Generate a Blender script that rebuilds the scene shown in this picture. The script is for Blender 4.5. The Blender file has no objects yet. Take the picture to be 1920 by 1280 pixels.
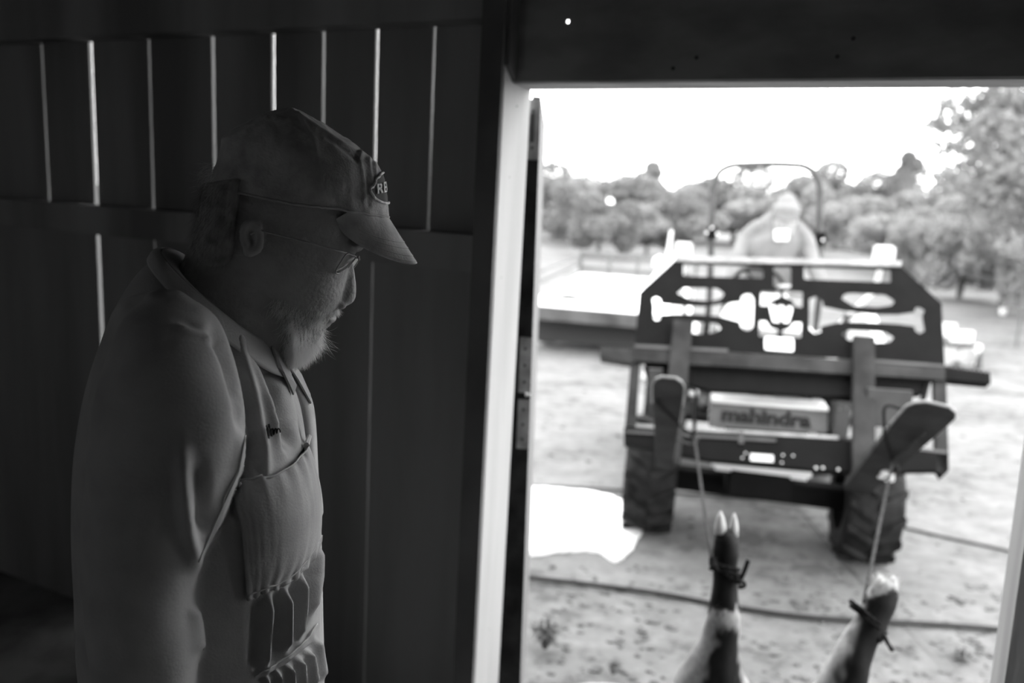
import bpy, bmesh, math, random
import numpy as np
from mathutils import Vector, Matrix
from mathutils.bvhtree import BVHTree
random.seed(7); rng = np.random.default_rng(7)
scn = bpy.context.scene
COL = scn.collection
# ---------------------------------------------------------------- camera, sky, exposure
FPX, CX, CY, EYE = 1493.333, 960.0, 640.0, 2.0
def nrm(v):
    v = np.asarray(v, float); return v / np.linalg.norm(v)
_up = -nrm([524 - 960, -(8752 - 640), FPX])
_Y = nrm(np.array([0, 0, 1.]) - _up * _up[2]); _X = np.cross(_up, _Y)
if _X[0] < 0: _X = -_X
CM = np.array([_X, _Y, _up])          # rows: world axes expressed in camera (right, up, forward)
CP = np.array([0, 0, EYE])
def ray(px, py): return CM @ np.array([(px - CX) / FPX, -(py - CY) / FPX, 1.])
def onz(px, py, z):
    d = ray(px, py); return CP + d * (z - EYE) / d[2]
def dep(px, py, t): return CP + ray(px, py) * t
def onpl(px, py, p0, n):
    d = ray(px, py); n = np.asarray(n); return CP + d * (np.dot(np.asarray(p0) - CP, n) / np.dot(d, n))
def project(P):
    c = (np.asarray(P) - CP) @ CM
    return np.stack([CX + FPX * c[:, 0] / c[:, 2], CY - FPX * c[:, 1] / c[:, 2]], 1)

cam = bpy.data.cameras.new('camera'); camo = bpy.data.objects.new('camera', cam); COL.objects.link(camo)
r3 = np.stack([CM[:, 0], CM[:, 1], -CM[:, 2]], 1)
if np.linalg.det(r3) < 0: raise RuntimeError('camera basis')
m4 = np.eye(4); m4[:3, :3] = r3; m4[:3, 3] = CP
camo.matrix_world = Matrix(m4.tolist())
cam.sensor_width = 36; cam.lens = 28; cam.clip_end = 500; cam.clip_start = .02
cam.dof.use_dof = True; cam.dof.focus_distance = 1.06; cam.dof.aperture_fstop = 2.6
scn.camera = camo
scn.cycles.max_bounces = 16; scn.cycles.diffuse_bounces = 8; scn.cycles.transmission_bounces = 16
world = bpy.data.worlds.new('overcast_sky'); scn.world = world; world.use_nodes = True
wb = world.node_tree.nodes['Background']; wb.inputs[0].default_value = (1, 1, 1, 1); wb.inputs[1].default_value = 7.0
scn.view_settings.view_transform = 'Standard'; scn.view_settings.look = 'None'
scn.view_settings.exposure = 0; scn.view_settings.gamma = 1; scn.view_settings.use_curve_mapping = False
FILL = 3.0
la = bpy.data.lights.new('added_rear_fill', 'AREA'); la.shape = 'RECTANGLE'; la.size = 1.2; la.size_y = 1.0; la.energy = FILL  # added fill lamp that lifts the dark interior; no opening behind it
lao = bpy.data.objects.new('added_rear_fill', la); COL.objects.link(lao)

# ---------------------------------------------------------------- helpers
def mat(name, v, rough=.8, amt=0., scale=5., bump=0., bscale=None, metal=0., stretch=(1, 1, 1), spec=.3, v2=None, detail=6, trans=0.):
    m = bpy.data.materials.new(name); m.use_nodes = True; nt = m.node_tree; b = nt.nodes['Principled BSDF']
    b.inputs['Base Color'].default_value = (v, v, v, 1); b.inputs['Roughness'].default_value = rough
    b.inputs['Metallic'].default_value = metal; b.inputs['Specular IOR Level'].default_value = spec
    if amt or bump or v2 is not None:
        tc = nt.nodes.new('ShaderNodeTexCoord'); mp = nt.nodes.new('ShaderNodeMapping'); mp.inputs['Scale'].default_value = stretch
        nt.links.new(tc.outputs['Object'], mp.inputs[0])
        nz = nt.nodes.new('ShaderNodeTexNoise'); nz.inputs['Scale'].default_value = scale; nz.inputs['Detail'].default_value = detail
        nt.links.new(mp.outputs[0], nz.inputs['Vector'])
        lo = max(v * (1 - amt), .001) if v2 is None else v2; hi = v * (1 + amt) if v2 is None else v
        rp = nt.nodes.new('ShaderNodeMapRange'); rp.inputs[1].default_value = .35; rp.inputs[2].default_value = .65
        rp.inputs[3].default_value = lo; rp.inputs[4].default_value = hi
        nt.links.new(nz.outputs[0], rp.inputs[0]); nt.links.new(rp.outputs[0], b.inputs['Base Color'])
        if bump:
            n2 = nt.nodes.new('ShaderNodeTexNoise'); n2.inputs['Scale'].default_value = bscale or scale * 4; n2.inputs['Detail'].default_value = 8
            nt.links.new(mp.outputs[0], n2.inputs['Vector'])
            bp = nt.nodes.new('ShaderNodeBump'); bp.inputs['Strength'].default_value = bump; bp.inputs['Distance'].default_value = .01
            nt.links.new(n2.outputs[0], bp.inputs['Height']); nt.links.new(bp.outputs[0], b.inputs['Normal'])
    if trans:
        tr = nt.nodes.new('ShaderNodeBsdfTranslucent'); tr.inputs[0].default_value = (v, v, v, 1)
        mx = nt.nodes.new('ShaderNodeMixShader'); mx.inputs[0].default_value = trans
        nt.links.new(b.outputs[0], mx.inputs[1]); nt.links.new(tr.outputs[0], mx.inputs[2])
        nt.links.new(mx.outputs[0], nt.nodes['Material Output'].inputs[0])
    return m
def tag(o, label=None, cat=None, group=None, kind=None):
    if label: o['label'] = label
    if cat: o['category'] = cat
    if group: o['group'] = group
    if kind: o['kind'] = kind
    return o
def empty(name, loc, label=None, cat=None, group=None, mtx=None):
    o = bpy.data.objects.new(name, None); COL.objects.link(o); o.empty_display_size = .1
    if mtx is not None: o.matrix_world = mtx
    else: o.location = tuple(loc)
    bpy.context.view_layer.update()
    return tag(o, label, cat, group)
def link(name, me, m, parent=None, smooth=False, world_space=True):
    o = bpy.data.objects.new(name, me); COL.objects.link(o)
    if m is not None and not len(me.materials): me.materials.append(m)
    if smooth: me.shade_smooth()
    if parent is not None:
        o.parent = parent
        if world_space:
            P = parent
            mw = Matrix.Identity(4)
            while P is not None: mw = P.matrix_basis @ mw if P.parent is None else P.matrix_parent_inverse @ P.matrix_basis @ mw; P = P.parent
            o.matrix_parent_inverse = mw.inverted()
    return o
def mesh(V, Fc, name='m'):
    me = bpy.data.meshes.new(name); me.from_pydata([tuple(map(float, v)) for v in V], [], [tuple(int(i) for i in f) for f in Fc]); me.update(); return me
class MB:
    def __init__(s): s.V = []; s.F = []; s.n = 0
    def add(s, V, Fc):
        V = np.asarray(V, float); s.V.append(V); s.F += [[i + s.n for i in f] for f in Fc]; s.n += len(V); return s
    def box(s, c, ax, ay, az):          # centre + three half-vectors
        c, ax, ay, az = map(lambda q: np.asarray(q, float), (c, ax, ay, az))
        V = [c + i * ax + j * ay + k * az for k in (-1, 1) for j in (-1, 1) for i in (-1, 1)]
        f = [[0, 2, 3, 1], [4, 5, 7, 6], [0, 1, 5, 4], [2, 6, 7, 3], [0, 4, 6, 2], [1, 3, 7, 5]]
        if np.dot(np.cross(ax, ay), az) < 0: f = [q[::-1] for q in f]
        return s.add(V, f)
    def prism(s, pts, off):             # polygon pts extruded by off
        n = len(pts); P = [np.asarray(p, float) for p in pts]; Q = [p + off for p in P]
        f = [list(range(n))[::-1], list(range(n, 2 * n))] + [[i, (i + 1) % n, n + (i + 1) % n, n + i] for i in range(n)]
        return s.add(P + Q, f)
    def tube(s, pts, r, n=8, flat=1.):
        V, Fc = tube(pts, r, n, flat); return s.add(V, Fc)
    def build(s, name, m, parent=None, bevel=0., smooth=False):
        me = mesh(np.concatenate(s.V), s.F, name)
        bm = bmesh.new(); bm.from_mesh(me)
        bmesh.ops.recalc_face_normals(bm, faces=bm.faces)
        if bevel: bmesh.ops.bevel(bm, geom=[e for e in bm.edges if e.calc_face_angle(0) > .5], offset=bevel, segments=2, affect='EDGES', clamp_overlap=True)
        bm.to_mesh(me); bm.free()
        return link(name, me, m, parent, smooth)
def catmull(A, sub):
    A = np.asarray(A, float); P = np.vstack([2 * A[0] - A[1], A, 2 * A[-1] - A[-2]]); out = []
    for i in range(1, len(P) - 2):
        for k in range(sub):
            t = k / sub
            out.append(.5 * ((2 * P[i]) + (-P[i-1] + P[i+1]) * t + (2*P[i-1] - 5*P[i] + 4*P[i+1] - P[i+2]) * t*t + (-P[i-1] + 3*P[i] - 3*P[i+1] + P[i+2]) * t**3))
    out.append(P[-2]); return np.array(out)
def tube(pts, r, n=8, flat=1.):
    P = np.asarray(pts, float); R = np.full(len(P), r) if np.isscalar(r) else np.asarray(r, float)
    T = np.gradient(P, axis=0); T /= np.linalg.norm(T, axis=1)[:, None] + 1e-12
    u = np.cross(T[0], [0, 0, 1.]);
    if np.linalg.norm(u) < .1: u = np.cross(T[0], [1., 0, 0])
    u = nrm(u); V = []
    a = np.arange(n) * 2 * np.pi / n
    for i in range(len(P)):
        u = nrm(u - T[i] * np.dot(u, T[i])); w = np.cross(T[i], u)
        V.append(P[i] + R[i] * (np.cos(a)[:, None] * u + np.sin(a)[:, None] * w * flat))
    V = np.concatenate(V); Fc = []
    for i in range(len(P) - 1):
        for j in range(n):
            k = (j + 1) % n; Fc.append([i*n + j, i*n + k, (i+1)*n + k, (i+1)*n + j])
    Fc.append(list(range(n))[::-1]); Fc.append([(len(P)-1)*n + j for j in range(n)])
    return V, Fc
def limb(ctrl, sub=5, n=16):            # ctrl: (x, y, z, r) rows -> smooth tapered round-ended tube
    A = catmull(ctrl, sub); A[:, 3] = np.maximum(A[:, 3], .002)
    s, e = A[0], A[-1]; d0 = nrm(A[0, :3] - A[1, :3]); d1 = nrm(A[-1, :3] - A[-2, :3])
    pre = [np.append(s[:3] + d0 * s[3] * k, s[3] * math.sqrt(max(1 - k*k, .01))) for k in (.97, .8, .5)]
    post = [np.append(e[:3] + d1 * e[3] * k, e[3] * math.sqrt(max(1 - k*k, .01))) for k in (.5, .8, .97)]
    A = np.vstack([pre, A, post]); return tube(A[:, :3], A[:, 3], n)
def union(parts, voxel, smooth=4, name='u'):
    mb = MB()
    for V, Fc in parts: mb.add(V, Fc)
    me = mesh(np.concatenate(mb.V), mb.F, name)
    bm = bmesh.new(); bm.from_mesh(me); bmesh.ops.recalc_face_normals(bm, faces=bm.faces); bm.to_mesh(me); bm.free()
    o = bpy.data.objects.new('tmp', me); COL.objects.link(o)
    md = o.modifiers.new('r', 'REMESH'); md.mode = 'VOXEL'; md.voxel_size = voxel; md.use_smooth_shade = True
    if smooth: sm = o.modifiers.new('s', 'SMOOTH'); sm.iterations = smooth; sm.factor = .5
    dg = bpy.context.evaluated_depsgraph_get(); out = bpy.data.meshes.new_from_object(o.evaluated_get(dg), depsgraph=dg)
    bpy.data.objects.remove(o); bpy.data.meshes.remove(me); out.name = name; return out
def getv(me):
    a = np.empty(len(me.vertices) * 3); me.vertices.foreach_get('co', a); return a.reshape(-1, 3)
def setv(me, V): me.vertices.foreach_set('co', np.ascontiguousarray(V, float).ravel()); me.update()
def getn(me):
    a = np.empty(len(me.vertices) * 3); me.vertices.foreach_get('normal', a); return a.reshape(-1, 3)
def curve_mesh(loops, depth, M4, bold=0):    # filled 2-D outline with holes, extruded, placed by M4
    cu = bpy.data.curves.new('c', 'CURVE'); cu.dimensions = '2D'; cu.fill_mode = 'BOTH'; cu.extrude = depth / 2
    for lp in loops:
        sp = cu.splines.new('POLY'); sp.points.add(len(lp) - 1); sp.use_cyclic_u = True
        for i, p in enumerate(lp): sp.points[i].co = (p[0], p[1], 0, 1)
    o = bpy.data.objects.new('c', cu); COL.objects.link(o); dg = bpy.context.evaluated_depsgraph_get()
    me = bpy.data.meshes.new_from_object(o.evaluated_get(dg), depsgraph=dg); bpy.data.objects.remove(o)
    me.transform(Matrix(M4)); return me
def text_mesh(s, size, ext, bold=0., spacing=1.):
    cu = bpy.data.curves.new('t', 'FONT'); cu.body = s; cu.size = size; cu.extrude = ext; cu.offset = bold; cu.align_x = 'CENTER'; cu.align_y = 'CENTER'; cu.space_character = spacing
    o = bpy.data.objects.new('t', cu); COL.objects.link(o); dg = bpy.context.evaluated_depsgraph_get()
    me = bpy.data.meshes.new_from_object(o.evaluated_get(dg), depsgraph=dg); bpy.data.objects.remove(o); return me
def frame4(o, x, y, z):
    m = np.eye(4); m[:3, 0] = x; m[:3, 1] = y; m[:3, 2] = z; m[:3, 3] = o; return m.tolist()
def rounded(pts, r, k=4):               # round the corners of a 2-D polygon
    P = [np.asarray(p, float) for p in pts]; out = []; n = len(P)
    for i in range(n):
        a, b, c = P[i-1], P[i], P[(i+1) % n]
        ra = min(r, np.linalg.norm(a-b) * .45, np.linalg.norm(c-b) * .45)
        p, q = b + nrm(a-b) * ra, b + nrm(c-b) * ra
        for j in range(k + 1):
            t = j / k; out.append((1-t)**2 * p + 2*t*(1-t) * b + t*t * q)
    return out

# ---------------------------------------------------------------- materials
M = dict(
    wood_dark=mat('dark_barn_boards', .24, .85, .35, 3, .4, 30, stretch=(1, 1, .12), spec=.1),
    wood_pale=mat('pale_door_jamb_wood', .45, .7, .10, 4, .15, 40, stretch=(3, 3, .2), spec=.2),
    wood_mid=mat('weathered_post_wood', 0.174, .8, .2, 4, .3, 40, stretch=(3, 3, .2), spec=.2),
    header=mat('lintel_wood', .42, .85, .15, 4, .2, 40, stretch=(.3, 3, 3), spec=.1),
    wood_post=mat('weathered_grey_post', .36, .8, .15, 4, .2, 40, stretch=(3, 3, .2), spec=.1),
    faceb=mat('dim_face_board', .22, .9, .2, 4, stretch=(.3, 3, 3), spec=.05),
    shade_board=mat('dark_shade_board', .13, .9, .2, 4, spec=.02),  # darkened wood for boards that stand in for shade
    knot=mat('dark_knot', .06, .9),
    earth=mat('barn_floor', .16, .9, .3, 6, .5, 30, spec=.1),
    steel_black=mat('black_painted_steel', .0075, .75, .5, 9, .3, 60, spec=.06, v2=0.0058),
    steel_worn=mat('worn_fork_steel', .024, .65, .4, 7, .3, 50, spec=.12),
    steel_edge=mat('lit_bright_edge', 0.2204, .5, .25, 12, metal=.2),  # bright steel; on the fork rails sky light is put into this colour
    steel_mid=mat('grey_painted_steel', .05, .5, .2, 6, .1, metal=.1),
    paint_light=mat('pale_tractor_paint', 0.6, .35, .06, 3, spec=.3),
    paint_mid=mat('mid_grey_tractor_paint', .15, .45, .12, 3, spec=.4),
    letter=mat('dark_lettering', .02, .6),
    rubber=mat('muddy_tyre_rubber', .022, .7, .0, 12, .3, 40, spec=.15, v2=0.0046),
    hub=mat('wheel_rim_paint', 0.29, .5, .2, 5),
    hinge=mat('galvanised_hinge', .3, .45, .3, 20, .2, 60, metal=.5),
    rope=mat('twisted_twine', .045, .9, .35, 60, .5, 200, spec=.1),
    rope_dark=mat('wet_dark_twine', .012, .9, .4, 60, .5, 200, spec=.1),
    hose=mat('black_rubber_hose', 0.0116, .6),
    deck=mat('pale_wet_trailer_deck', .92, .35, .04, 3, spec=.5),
    trailer=mat('dark_trailer_frame', 0.058, .7, .45, 3, .2),
    under=mat('trailer_underside', .03, .9),
    skin=mat('skin', .3, .55, .1, 30, .25, 150, spec=.35),
    cap=mat('washed_canvas_cap', .38, .9, .25, 25, .2, 300, spec=.1),
    emb=mat('pale_embroidery_thread', .8, .7, .2, 90, .5, 500),
    patchm=mat('dark_patch_cloth', .07, .9),
    cloth=mat('coverall_cloth', .37, .9, .12, 14, .12, 350, spec=.12),
    stitch=mat('seam_stitching', .42, .9),
    thread_dark=mat('dark_name_thread', .015, .9),
    hair=mat('grey_hair', .25, .7, .3, 60),
    beard=mat('white_beard_hair', .95, .6, .03, 60, spec=.3, trans=.5),
    beard_under=mat('white_beard_mass', .9, .9, .3, 60, .6, 200, trans=.4),
    boot=mat('work_boot_leather', .05, .6, .3, 10),
    shirt_light=mat('pale_work_shirt', .03 + 0.1276, .9, .15, 9),
    jeans=mat('dark_trousers', 0.058, .9, .2, 9),
    cream=mat('pale_cap_cloth', .17, .9),
    white=mat('white_print', .9, .6),
    hoof=mat('pale_hoof_horn', .5, .35, .15, 20),
    bark=mat('grey_bark', .12, .9, .3, 8),
    seat=mat('black_vinyl_seat', .04, .5),
    clod=mat('mud_clods', 0.0928, .95, .4, 3),
    weed=mat('weed_leaves', 0.0696, .8, .3, 4),
    canopy_mid=mat('pale_foliage', .26, .7, .35, .35, trans=.3),
    canopy_dark=mat('dark_foliage', .18, .7, .35, .35, trans=.25),
    canopy_light=mat('light_foliage', .27, .7, .25, .35, trans=.3),
    rail=mat('grey_field_rail', .09, .8),
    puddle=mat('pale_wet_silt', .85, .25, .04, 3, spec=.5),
)
# wet muddy ground: several scales of patches
def ground_mat():
    m = bpy.data.materials.new('trodden_muddy_ground'); m.use_nodes = True; nt = m.node_tree; b = nt.nodes['Principled BSDF']
    tc = nt.nodes.new('ShaderNodeTexCoord')
    def nz(s, d, st=(1, 1, 1)):
        mp = nt.nodes.new('ShaderNodeMapping'); mp.inputs['Scale'].default_value = st; nt.links.new(tc.outputs['Object'], mp.inputs[0])
        n = nt.nodes.new('ShaderNodeTexNoise'); n.inputs['Scale'].default_value = s; n.inputs['Detail'].default_value = d; n.inputs['Roughness'].default_value = .65
        nt.links.new(mp.outputs[0], n.inputs['Vector']); return n
    a = nz(.9, 4, (1, 1.6, 1)); c = nz(7, 8, (1, 1.3, 1)); e = nz(30, 6)
    def mathn(op, x, y):
        q = nt.nodes.new('ShaderNodeMath'); q.operation = op
        for i, s in enumerate((x, y)):
            if isinstance(s, (int, float)): q.inputs[i].default_value = s
            else: nt.links.new(s, q.inputs[i])
        return q.outputs[0]
    mixv = mathn('ADD', mathn('MULTIPLY', a.outputs[0], .45), mathn('ADD', mathn('MULTIPLY', c.outputs[0], .4), mathn('MULTIPLY', e.outputs[0], .15)))
    cr = nt.nodes.new('ShaderNodeValToRGB'); E = cr.color_ramp.elements
    E[0].position = .42; E[0].color = (.07,)*3 + (1,); E[1].position = .60; E[1].color = (.165,)*3 + (1,)
    q = E.new(.47); q.color = (.115,)*3 + (1,); q = E.new(.53); q.color = (.135,)*3 + (1,)
    nt.links.new(mixv, cr.inputs[0]); nt.links.new(cr.outputs[0], b.inputs['Base Color'])
    b.inputs['Roughness'].default_value = .8; b.inputs['Specular IOR Level'].default_value = .12
    bp = nt.nodes.new('ShaderNodeBump'); bp.inputs['Strength'].default_value = .6; bp.inputs['Distance'].default_value = .03
    nt.links.new(mixv, bp.inputs['Height']); nt.links.new(bp.outputs[0], b.inputs['Normal'])
    return m
M['ground'] = ground_mat()
def lens_mat():
    m = bpy.data.materials.new('spectacle_lens'); m.use_nodes = True; nt = m.node_tree
    g = nt.nodes.new('ShaderNodeBsdfGlossy'); g.inputs['Roughness'].default_value = .03; t = nt.nodes.new('ShaderNodeBsdfTransparent')
    d = nt.nodes.new('ShaderNodeBsdfTranslucent'); d.inputs[0].default_value = (.8, .8, .8, 1)
    mx = nt.nodes.new('ShaderNodeMixShader'); f = nt.nodes.new('ShaderNodeFresnel'); f.inputs[0].default_value = 1.5
    nt.links.new(f.outputs[0], mx.inputs[0]); nt.links.new(t.outputs[0], mx.inputs[1]); nt.links.new(g.outputs[0], mx.inputs[2])
    m2 = nt.nodes.new('ShaderNodeMixShader'); m2.inputs[0].default_value = .35; nt.links.new(mx.outputs[0], m2.inputs[1]); nt.links.new(d.outputs[0], m2.inputs[2])
    nt.links.new(m2.outputs[0], nt.nodes['Material Output'].inputs[0]); return m
M['lens'] = lens_mat()

# ---------------------------------------------------------------- the barn
Q0 = np.array([0.005, 2.012, 0]); WA = math.radians(-24.47)
Wd = np.array([math.cos(WA), math.sin(WA), 0]); Nd = np.array([-math.sin(WA), math.cos(WA), 0]); Zd = np.array([0, 0, 1.])
FLOOR = .35; HZ = EYE + .265; TOPZ = 3.1
def W(s, n, z): return Q0 + Wd * s + Nd * n + Zd * z
def wn(px, py, n):                      # point of the wall plane at offset n seen at a pixel -> (s, z)
    p = onpl(px, py, Q0 + Nd * n, Nd); return (p - Q0) @ Wd, p[2]
def wbox(mb, s0, s1, n0, n1, z0, z1):
    return mb.box(W((s0+s1)/2, (n0+n1)/2, (z0+z1)/2), Wd*(s1-s0)/2, Nd*(n1-n0)/2, Zd*(z1-z0)/2)
def struct(o): o['kind'] = 'structure'; return o
JE = wn(996, 165, .10)[0]               # left jamb face
JR1 = wn(1912, 880, .10); JR2 = wn(1856, 1280, .10)
k = (JR2[0] - JR1[0]) / (JR2[1] - JR1[1])
def jr(z): return JR1[0] + k * (z - JR1[1])
# depth of the left jamb: where its inner edge shows
nj = 0.
for q in np.arange(.0, -.25, -.005):
    if project([W(JE, q, 1.6)])[0][0] < 921: nj = q; break
INN = nj if nj < -.01 else -.06
# plank wall left of the door
T0, T1 = .10, .112
wall_l = struct(empty('wall_left', W(-1.2, .1, FLOOR))); wall_l['label'] = 'dark vertical barn boards with daylight showing through the gaps'
gx = [(93, 230, -.0085), (184, 230, .0010), (291, 230, -.0045), (409, 200, -.0004), (520, 130, .0010), (614, 140, -.0002), (712, 170, .0006), (816, 220, .0)]
S = []
for px, py, w in gx:
    s, z = wn(px, py, T1); d = ray(px, py); th = math.atan2(d @ Wd, d @ Nd); S.append((s, w, abs(math.tan(th)) * (T1 - T0) + w))
step = (S[-1][0] - S[1][0]) / 6
edges = [(S[0][0] - step * i, 0, .0) for i in range(7, 0, -1)] + S + [(S[-1][0] + step * .95, 0, 0)]
zg = wn(190, 410, T0)[1]
zt = wn(500, 66, T1)[1]
for i in range(len(edges) - 1):
    a, b = edges[i], edges[i+1]
    ga = a[2]; gb = b[2]
    mb = MB(); wbox(mb, a[0], b[0] - gb, T0, T1, zg, TOPZ)
    mb.build('plank', M['wood_dark'], wall_l)
    mb = MB(); g2 = gb if i + 1 == 8 else (b[2] * .62 if i + 1 in (9, 13) else 0)
    wbox(mb, a[0] - (0 if g2 or True else 0), b[0] - g2, T0, T1, FLOOR - .3, zg)
    mb.build('plank', M['wood_dark'], wall_l)
mb = MB(); wbox(mb, -2.95, JE - .045, .02, T0 - .001, wn(190, 436, T0)[1], wn(190, 384, T0)[1]); mb.build('girt', M['wood_dark'], wall_l)
mb = MB(); wbox(mb, -2.95, JE - .045, .02, T0 - .001, zt, TOPZ); mb.build('top_beam', M['wood_dark'], wall_l)
for s in (-2.9,):
    mb = MB(); wbox(mb, s - .045, s + .045, -.04, .02, FLOOR, TOPZ); mb.build('stud', M['wood_dark'], wall_l)
# a stub of solid wall between last board and jamb
mb = MB(); wbox(mb, edges[-1][0], JE - .04, T0, T1, FLOOR - .3, TOPZ); mb.build('plank', M['wood_dark'], wall_l)
# door frame
dr = struct(empty('door_1', W(JE, .05, FLOOR))); dr['label'] = 'open doorway with pale wooden jamb at the near left'
mb = MB(); wbox(mb, JE - .04, JE, INN, .10, FLOOR - .3, TOPZ); j = mb.build('door_jamb', M['wood_pale'], dr, bevel=.002)
for px, py in ((969, 199), (940, 520), (917, 1180), (955, 332)):
    p = onpl(px, py, W(JE, 0, 0), Wd); V, Fc = tube([p - Wd * .002, p + Wd * .0008], .0022 if py == 199 else .0012, 10)
    MB().add(V, Fc).build('nail_hole' if py != 199 else 'wood_knot', M['knot'], j)
zt_, zb_ = TOPZ, FLOOR - .3
mb = MB(); mb.prism([W(jr(zb_), .10, zb_), W(jr(zb_) + .3, .10, zb_), W(jr(zt_) + .3, .10, zt_), W(jr(zt_), .10, zt_)], -Nd * (.10 - INN)); jr_o = mb.build('door_jamb', M['wood_post'], dr, bevel=.002)
jr_o['label'] = 'weathered grey jamb on the right of the opening'
p = W(jr(.8), .04, onpl(1892, 1090, W(jr(.9), 0, 0), Wd)[2]); mb = MB(); mb.tube([p + Wd * .004, p - Wd * .001], .003, 10); mb.build('nail_hole', M['knot'], jr_o)
mb = MB(); wbox(mb, JE - .06, JE - .0015, INN - .012, INN - .001, FLOOR - .3, TOPZ); mb.build('jamb_front_shade', M['shade_board'], dr)  # dark board added so the jamb's inward face reads as unlit
# header: underside strip lit, inner face chamfered back into the dark
hz = HZ; rise = .035
L0, L1 = JE - .0, jr(HZ) + .35; LT = hz + .12
mb = MB(); wbox(mb, L0, L1, -.012, .10, hz, LT); hd = mb.build('lintel', M['header'], dr, bevel=.002)
hp_ = onpl(1066, 41, W(0, -.012, 0), Nd); hs, hzz = (hp_ - Q0) @ Wd, hp_[2]; hr = .0042
mb = MB()                                # face board with a small daylight hole through it
for a in ((L0, hs - hr, hz + .004, TOPZ), (hs + hr, L1, hz + .004, TOPZ), (hs - hr, hs + hr, hz + .004, hzz - hr), (hs - hr, hs + hr, hzz + hr, TOPZ)): wbox(mb, a[0], a[1], -.018, -.012, a[2], a[3])
mb.build('face_board', M['faceb'], dr)
mb = MB(); mb.prism([W(JE, -.014, hz + .004), W(JE, INN, hz + rise), W(JE, INN, TOPZ), W(JE, -.014, TOPZ)], Wd * .012); mb.build('jamb_top_shade', M['shade_board'], dr)  # dark board added to put shade over the lit jamb top
for px, py in ((1306, 108), (1570, 106), (1262, 128), (1600, 72)):
    p = onpl(px, py, W(0, -.018, 0), Nd)
    V, Fc = tube([p + Nd * .004, p - Nd * .0006], .0045, 10); MB().add(V, Fc).build('wood_knot', M['knot'], hd)
w1 = struct(empty('added_window_frame', W(-1.45, -3.28, 1.9))); w1['label'] = 'added window frame on the solid back wall around the fill lamp'  # added frame on a solid wall, dressing the fill lamp
for a in ((-2.09, -2.05, 1.36, 2.44), (-.85, -.81, 1.36, 2.44), (-2.09, -.81, 1.36, 1.40), (-2.09, -.81, 2.40, 2.44), (-1.47, -1.43, 1.4, 2.4)):
    mb = MB(); wbox(mb, a[0], a[1], -3.299, -3.26, a[2], a[3]); mb.build('added_frame_bar', M['wood_mid'], w1)
# other walls of the room (unseen, closing it)
RS, BN, LS = 1.75, -3.3, -3.0; OP = (-.30, -.12, 1.0, 2.2)   # unseen hatch added in the right wall to light the man's near side
def wallbox(name, *a, mt='wood_dark'):
    mb = MB(); wbox(mb, *a); return struct(mb.build(name, M[mt]))
wr_ = struct(empty('wall_right', W(RS, -1.5, FLOOR)))
for a in ((BN, OP[0], FLOOR - .3, TOPZ), (OP[1], T1, FLOOR - .3, TOPZ), (OP[0], OP[1], FLOOR - .3, OP[2]), (OP[0], OP[1], OP[3], TOPZ)):
    mb = MB(); wbox(mb, RS, RS + .05, a[0], a[1], a[2], a[3]); mb.build('wall_panel', M['wood_dark'], wr_)
wallbox('wall_front', jr(1.5) + .3, RS, .0, T1, FLOOR - .3, TOPZ)
wallbox('wall_side', LS - .05, LS, BN, T1, FLOOR - .3, TOPZ)
wb_ = struct(empty('wall_back', W(0, BN, FLOOR)))
for a in ((LS, -.75, FLOOR - .3, TOPZ), (.45, RS, FLOOR - .3, TOPZ), (-.75, .45, FLOOR - .3, 1.4), (-.75, .45, 2.4, TOPZ), (-.75, .45, 1.4, 2.4)):
    mb = MB(); wbox(mb, a[0], a[1], BN - .05, BN, a[2], a[3]); mb.build('wall_panel', M['wood_dark'], wb_)
wallbox('ceiling', LS - .05, RS + .05, BN - .05, T1 + .4, TOPZ, TOPZ + .05)
wallbox('floor', LS - .05, RS + .05, BN - .05, T1, FLOOR - .06, FLOOR, mt='earth')
lp = W(-1.45, BN + .05, 1.9)
lao.matrix_world = Matrix(frame4(lp, Wd, Zd, np.cross(Wd, Zd))) if np.dot(np.cross(Wd, Zd), Nd) < 0 else Matrix(frame4(lp, -Wd, Zd, np.cross(-Wd, Zd)))
# open door leaf outside, seen edge-on
leaf = struct(empty('door_2', dep(1000, 640, 2.16))); leaf['label'] = 'door leaf swung open outside, seen on its edge'
def g2d(px, t, z):                      # point at pixel column px, forward distance t, height z
    p = dep(px, 640, t);
    for _ in range(4):
        c = (np.array([p[0], p[1], z]) - CP) @ CM; p = dep(px, CY - FPX * c[1] / c[2], t)
    return np.array([p[0], p[1], z])
ztop = dep(1012, 187, 2.14)[2]
def leafpt(px, py, t):
    return dep(px, py, t)
a1 = leafpt(1003, 500, 2.15); a2 = leafpt(1012.5, 500, 2.95)
dl = a2 - a1; dl[2] = 0; dn = nrm(np.cross(dl, Zd)) ;
if dn[0] < 0: dn = -dn
c0 = np.array([a1[0], a1[1], 0])
SH = .023
def leafbox(name, off0, off1, d0, d1, z0, z1, m, par=leaf, bev=.001):
    u = nrm(dl); mb = MB(); mb.box(c0 + dn * ((off0+off1)/2 + SH * (1.8 - (z0+z1)/2)) + u * (d0+d1)/2 + Zd * (z0+z1)/2, dn*(off1-off0)/2, u*(d1-d0)/2, (Zd - dn*SH)*(z1-z0)/2); return mb.build(name, m, par, bevel=bev)
leafbox('door_panel', -.022, 0, 0, .82, FLOOR - .1, ztop, M['wood_mid'])
leafbox('edge_shade', -.075, -.0, -.004, -.0005, FLOOR - .1, ztop - .05, M['rubber'])  # black strip painting the shade on the leaf's near edge
leafbox('slot_shade', -.075, -.022, .0, .8, FLOOR - .1, ztop - .08, M['rubber'])  # black filler for the shaded slot between jamb and leaf
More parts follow.
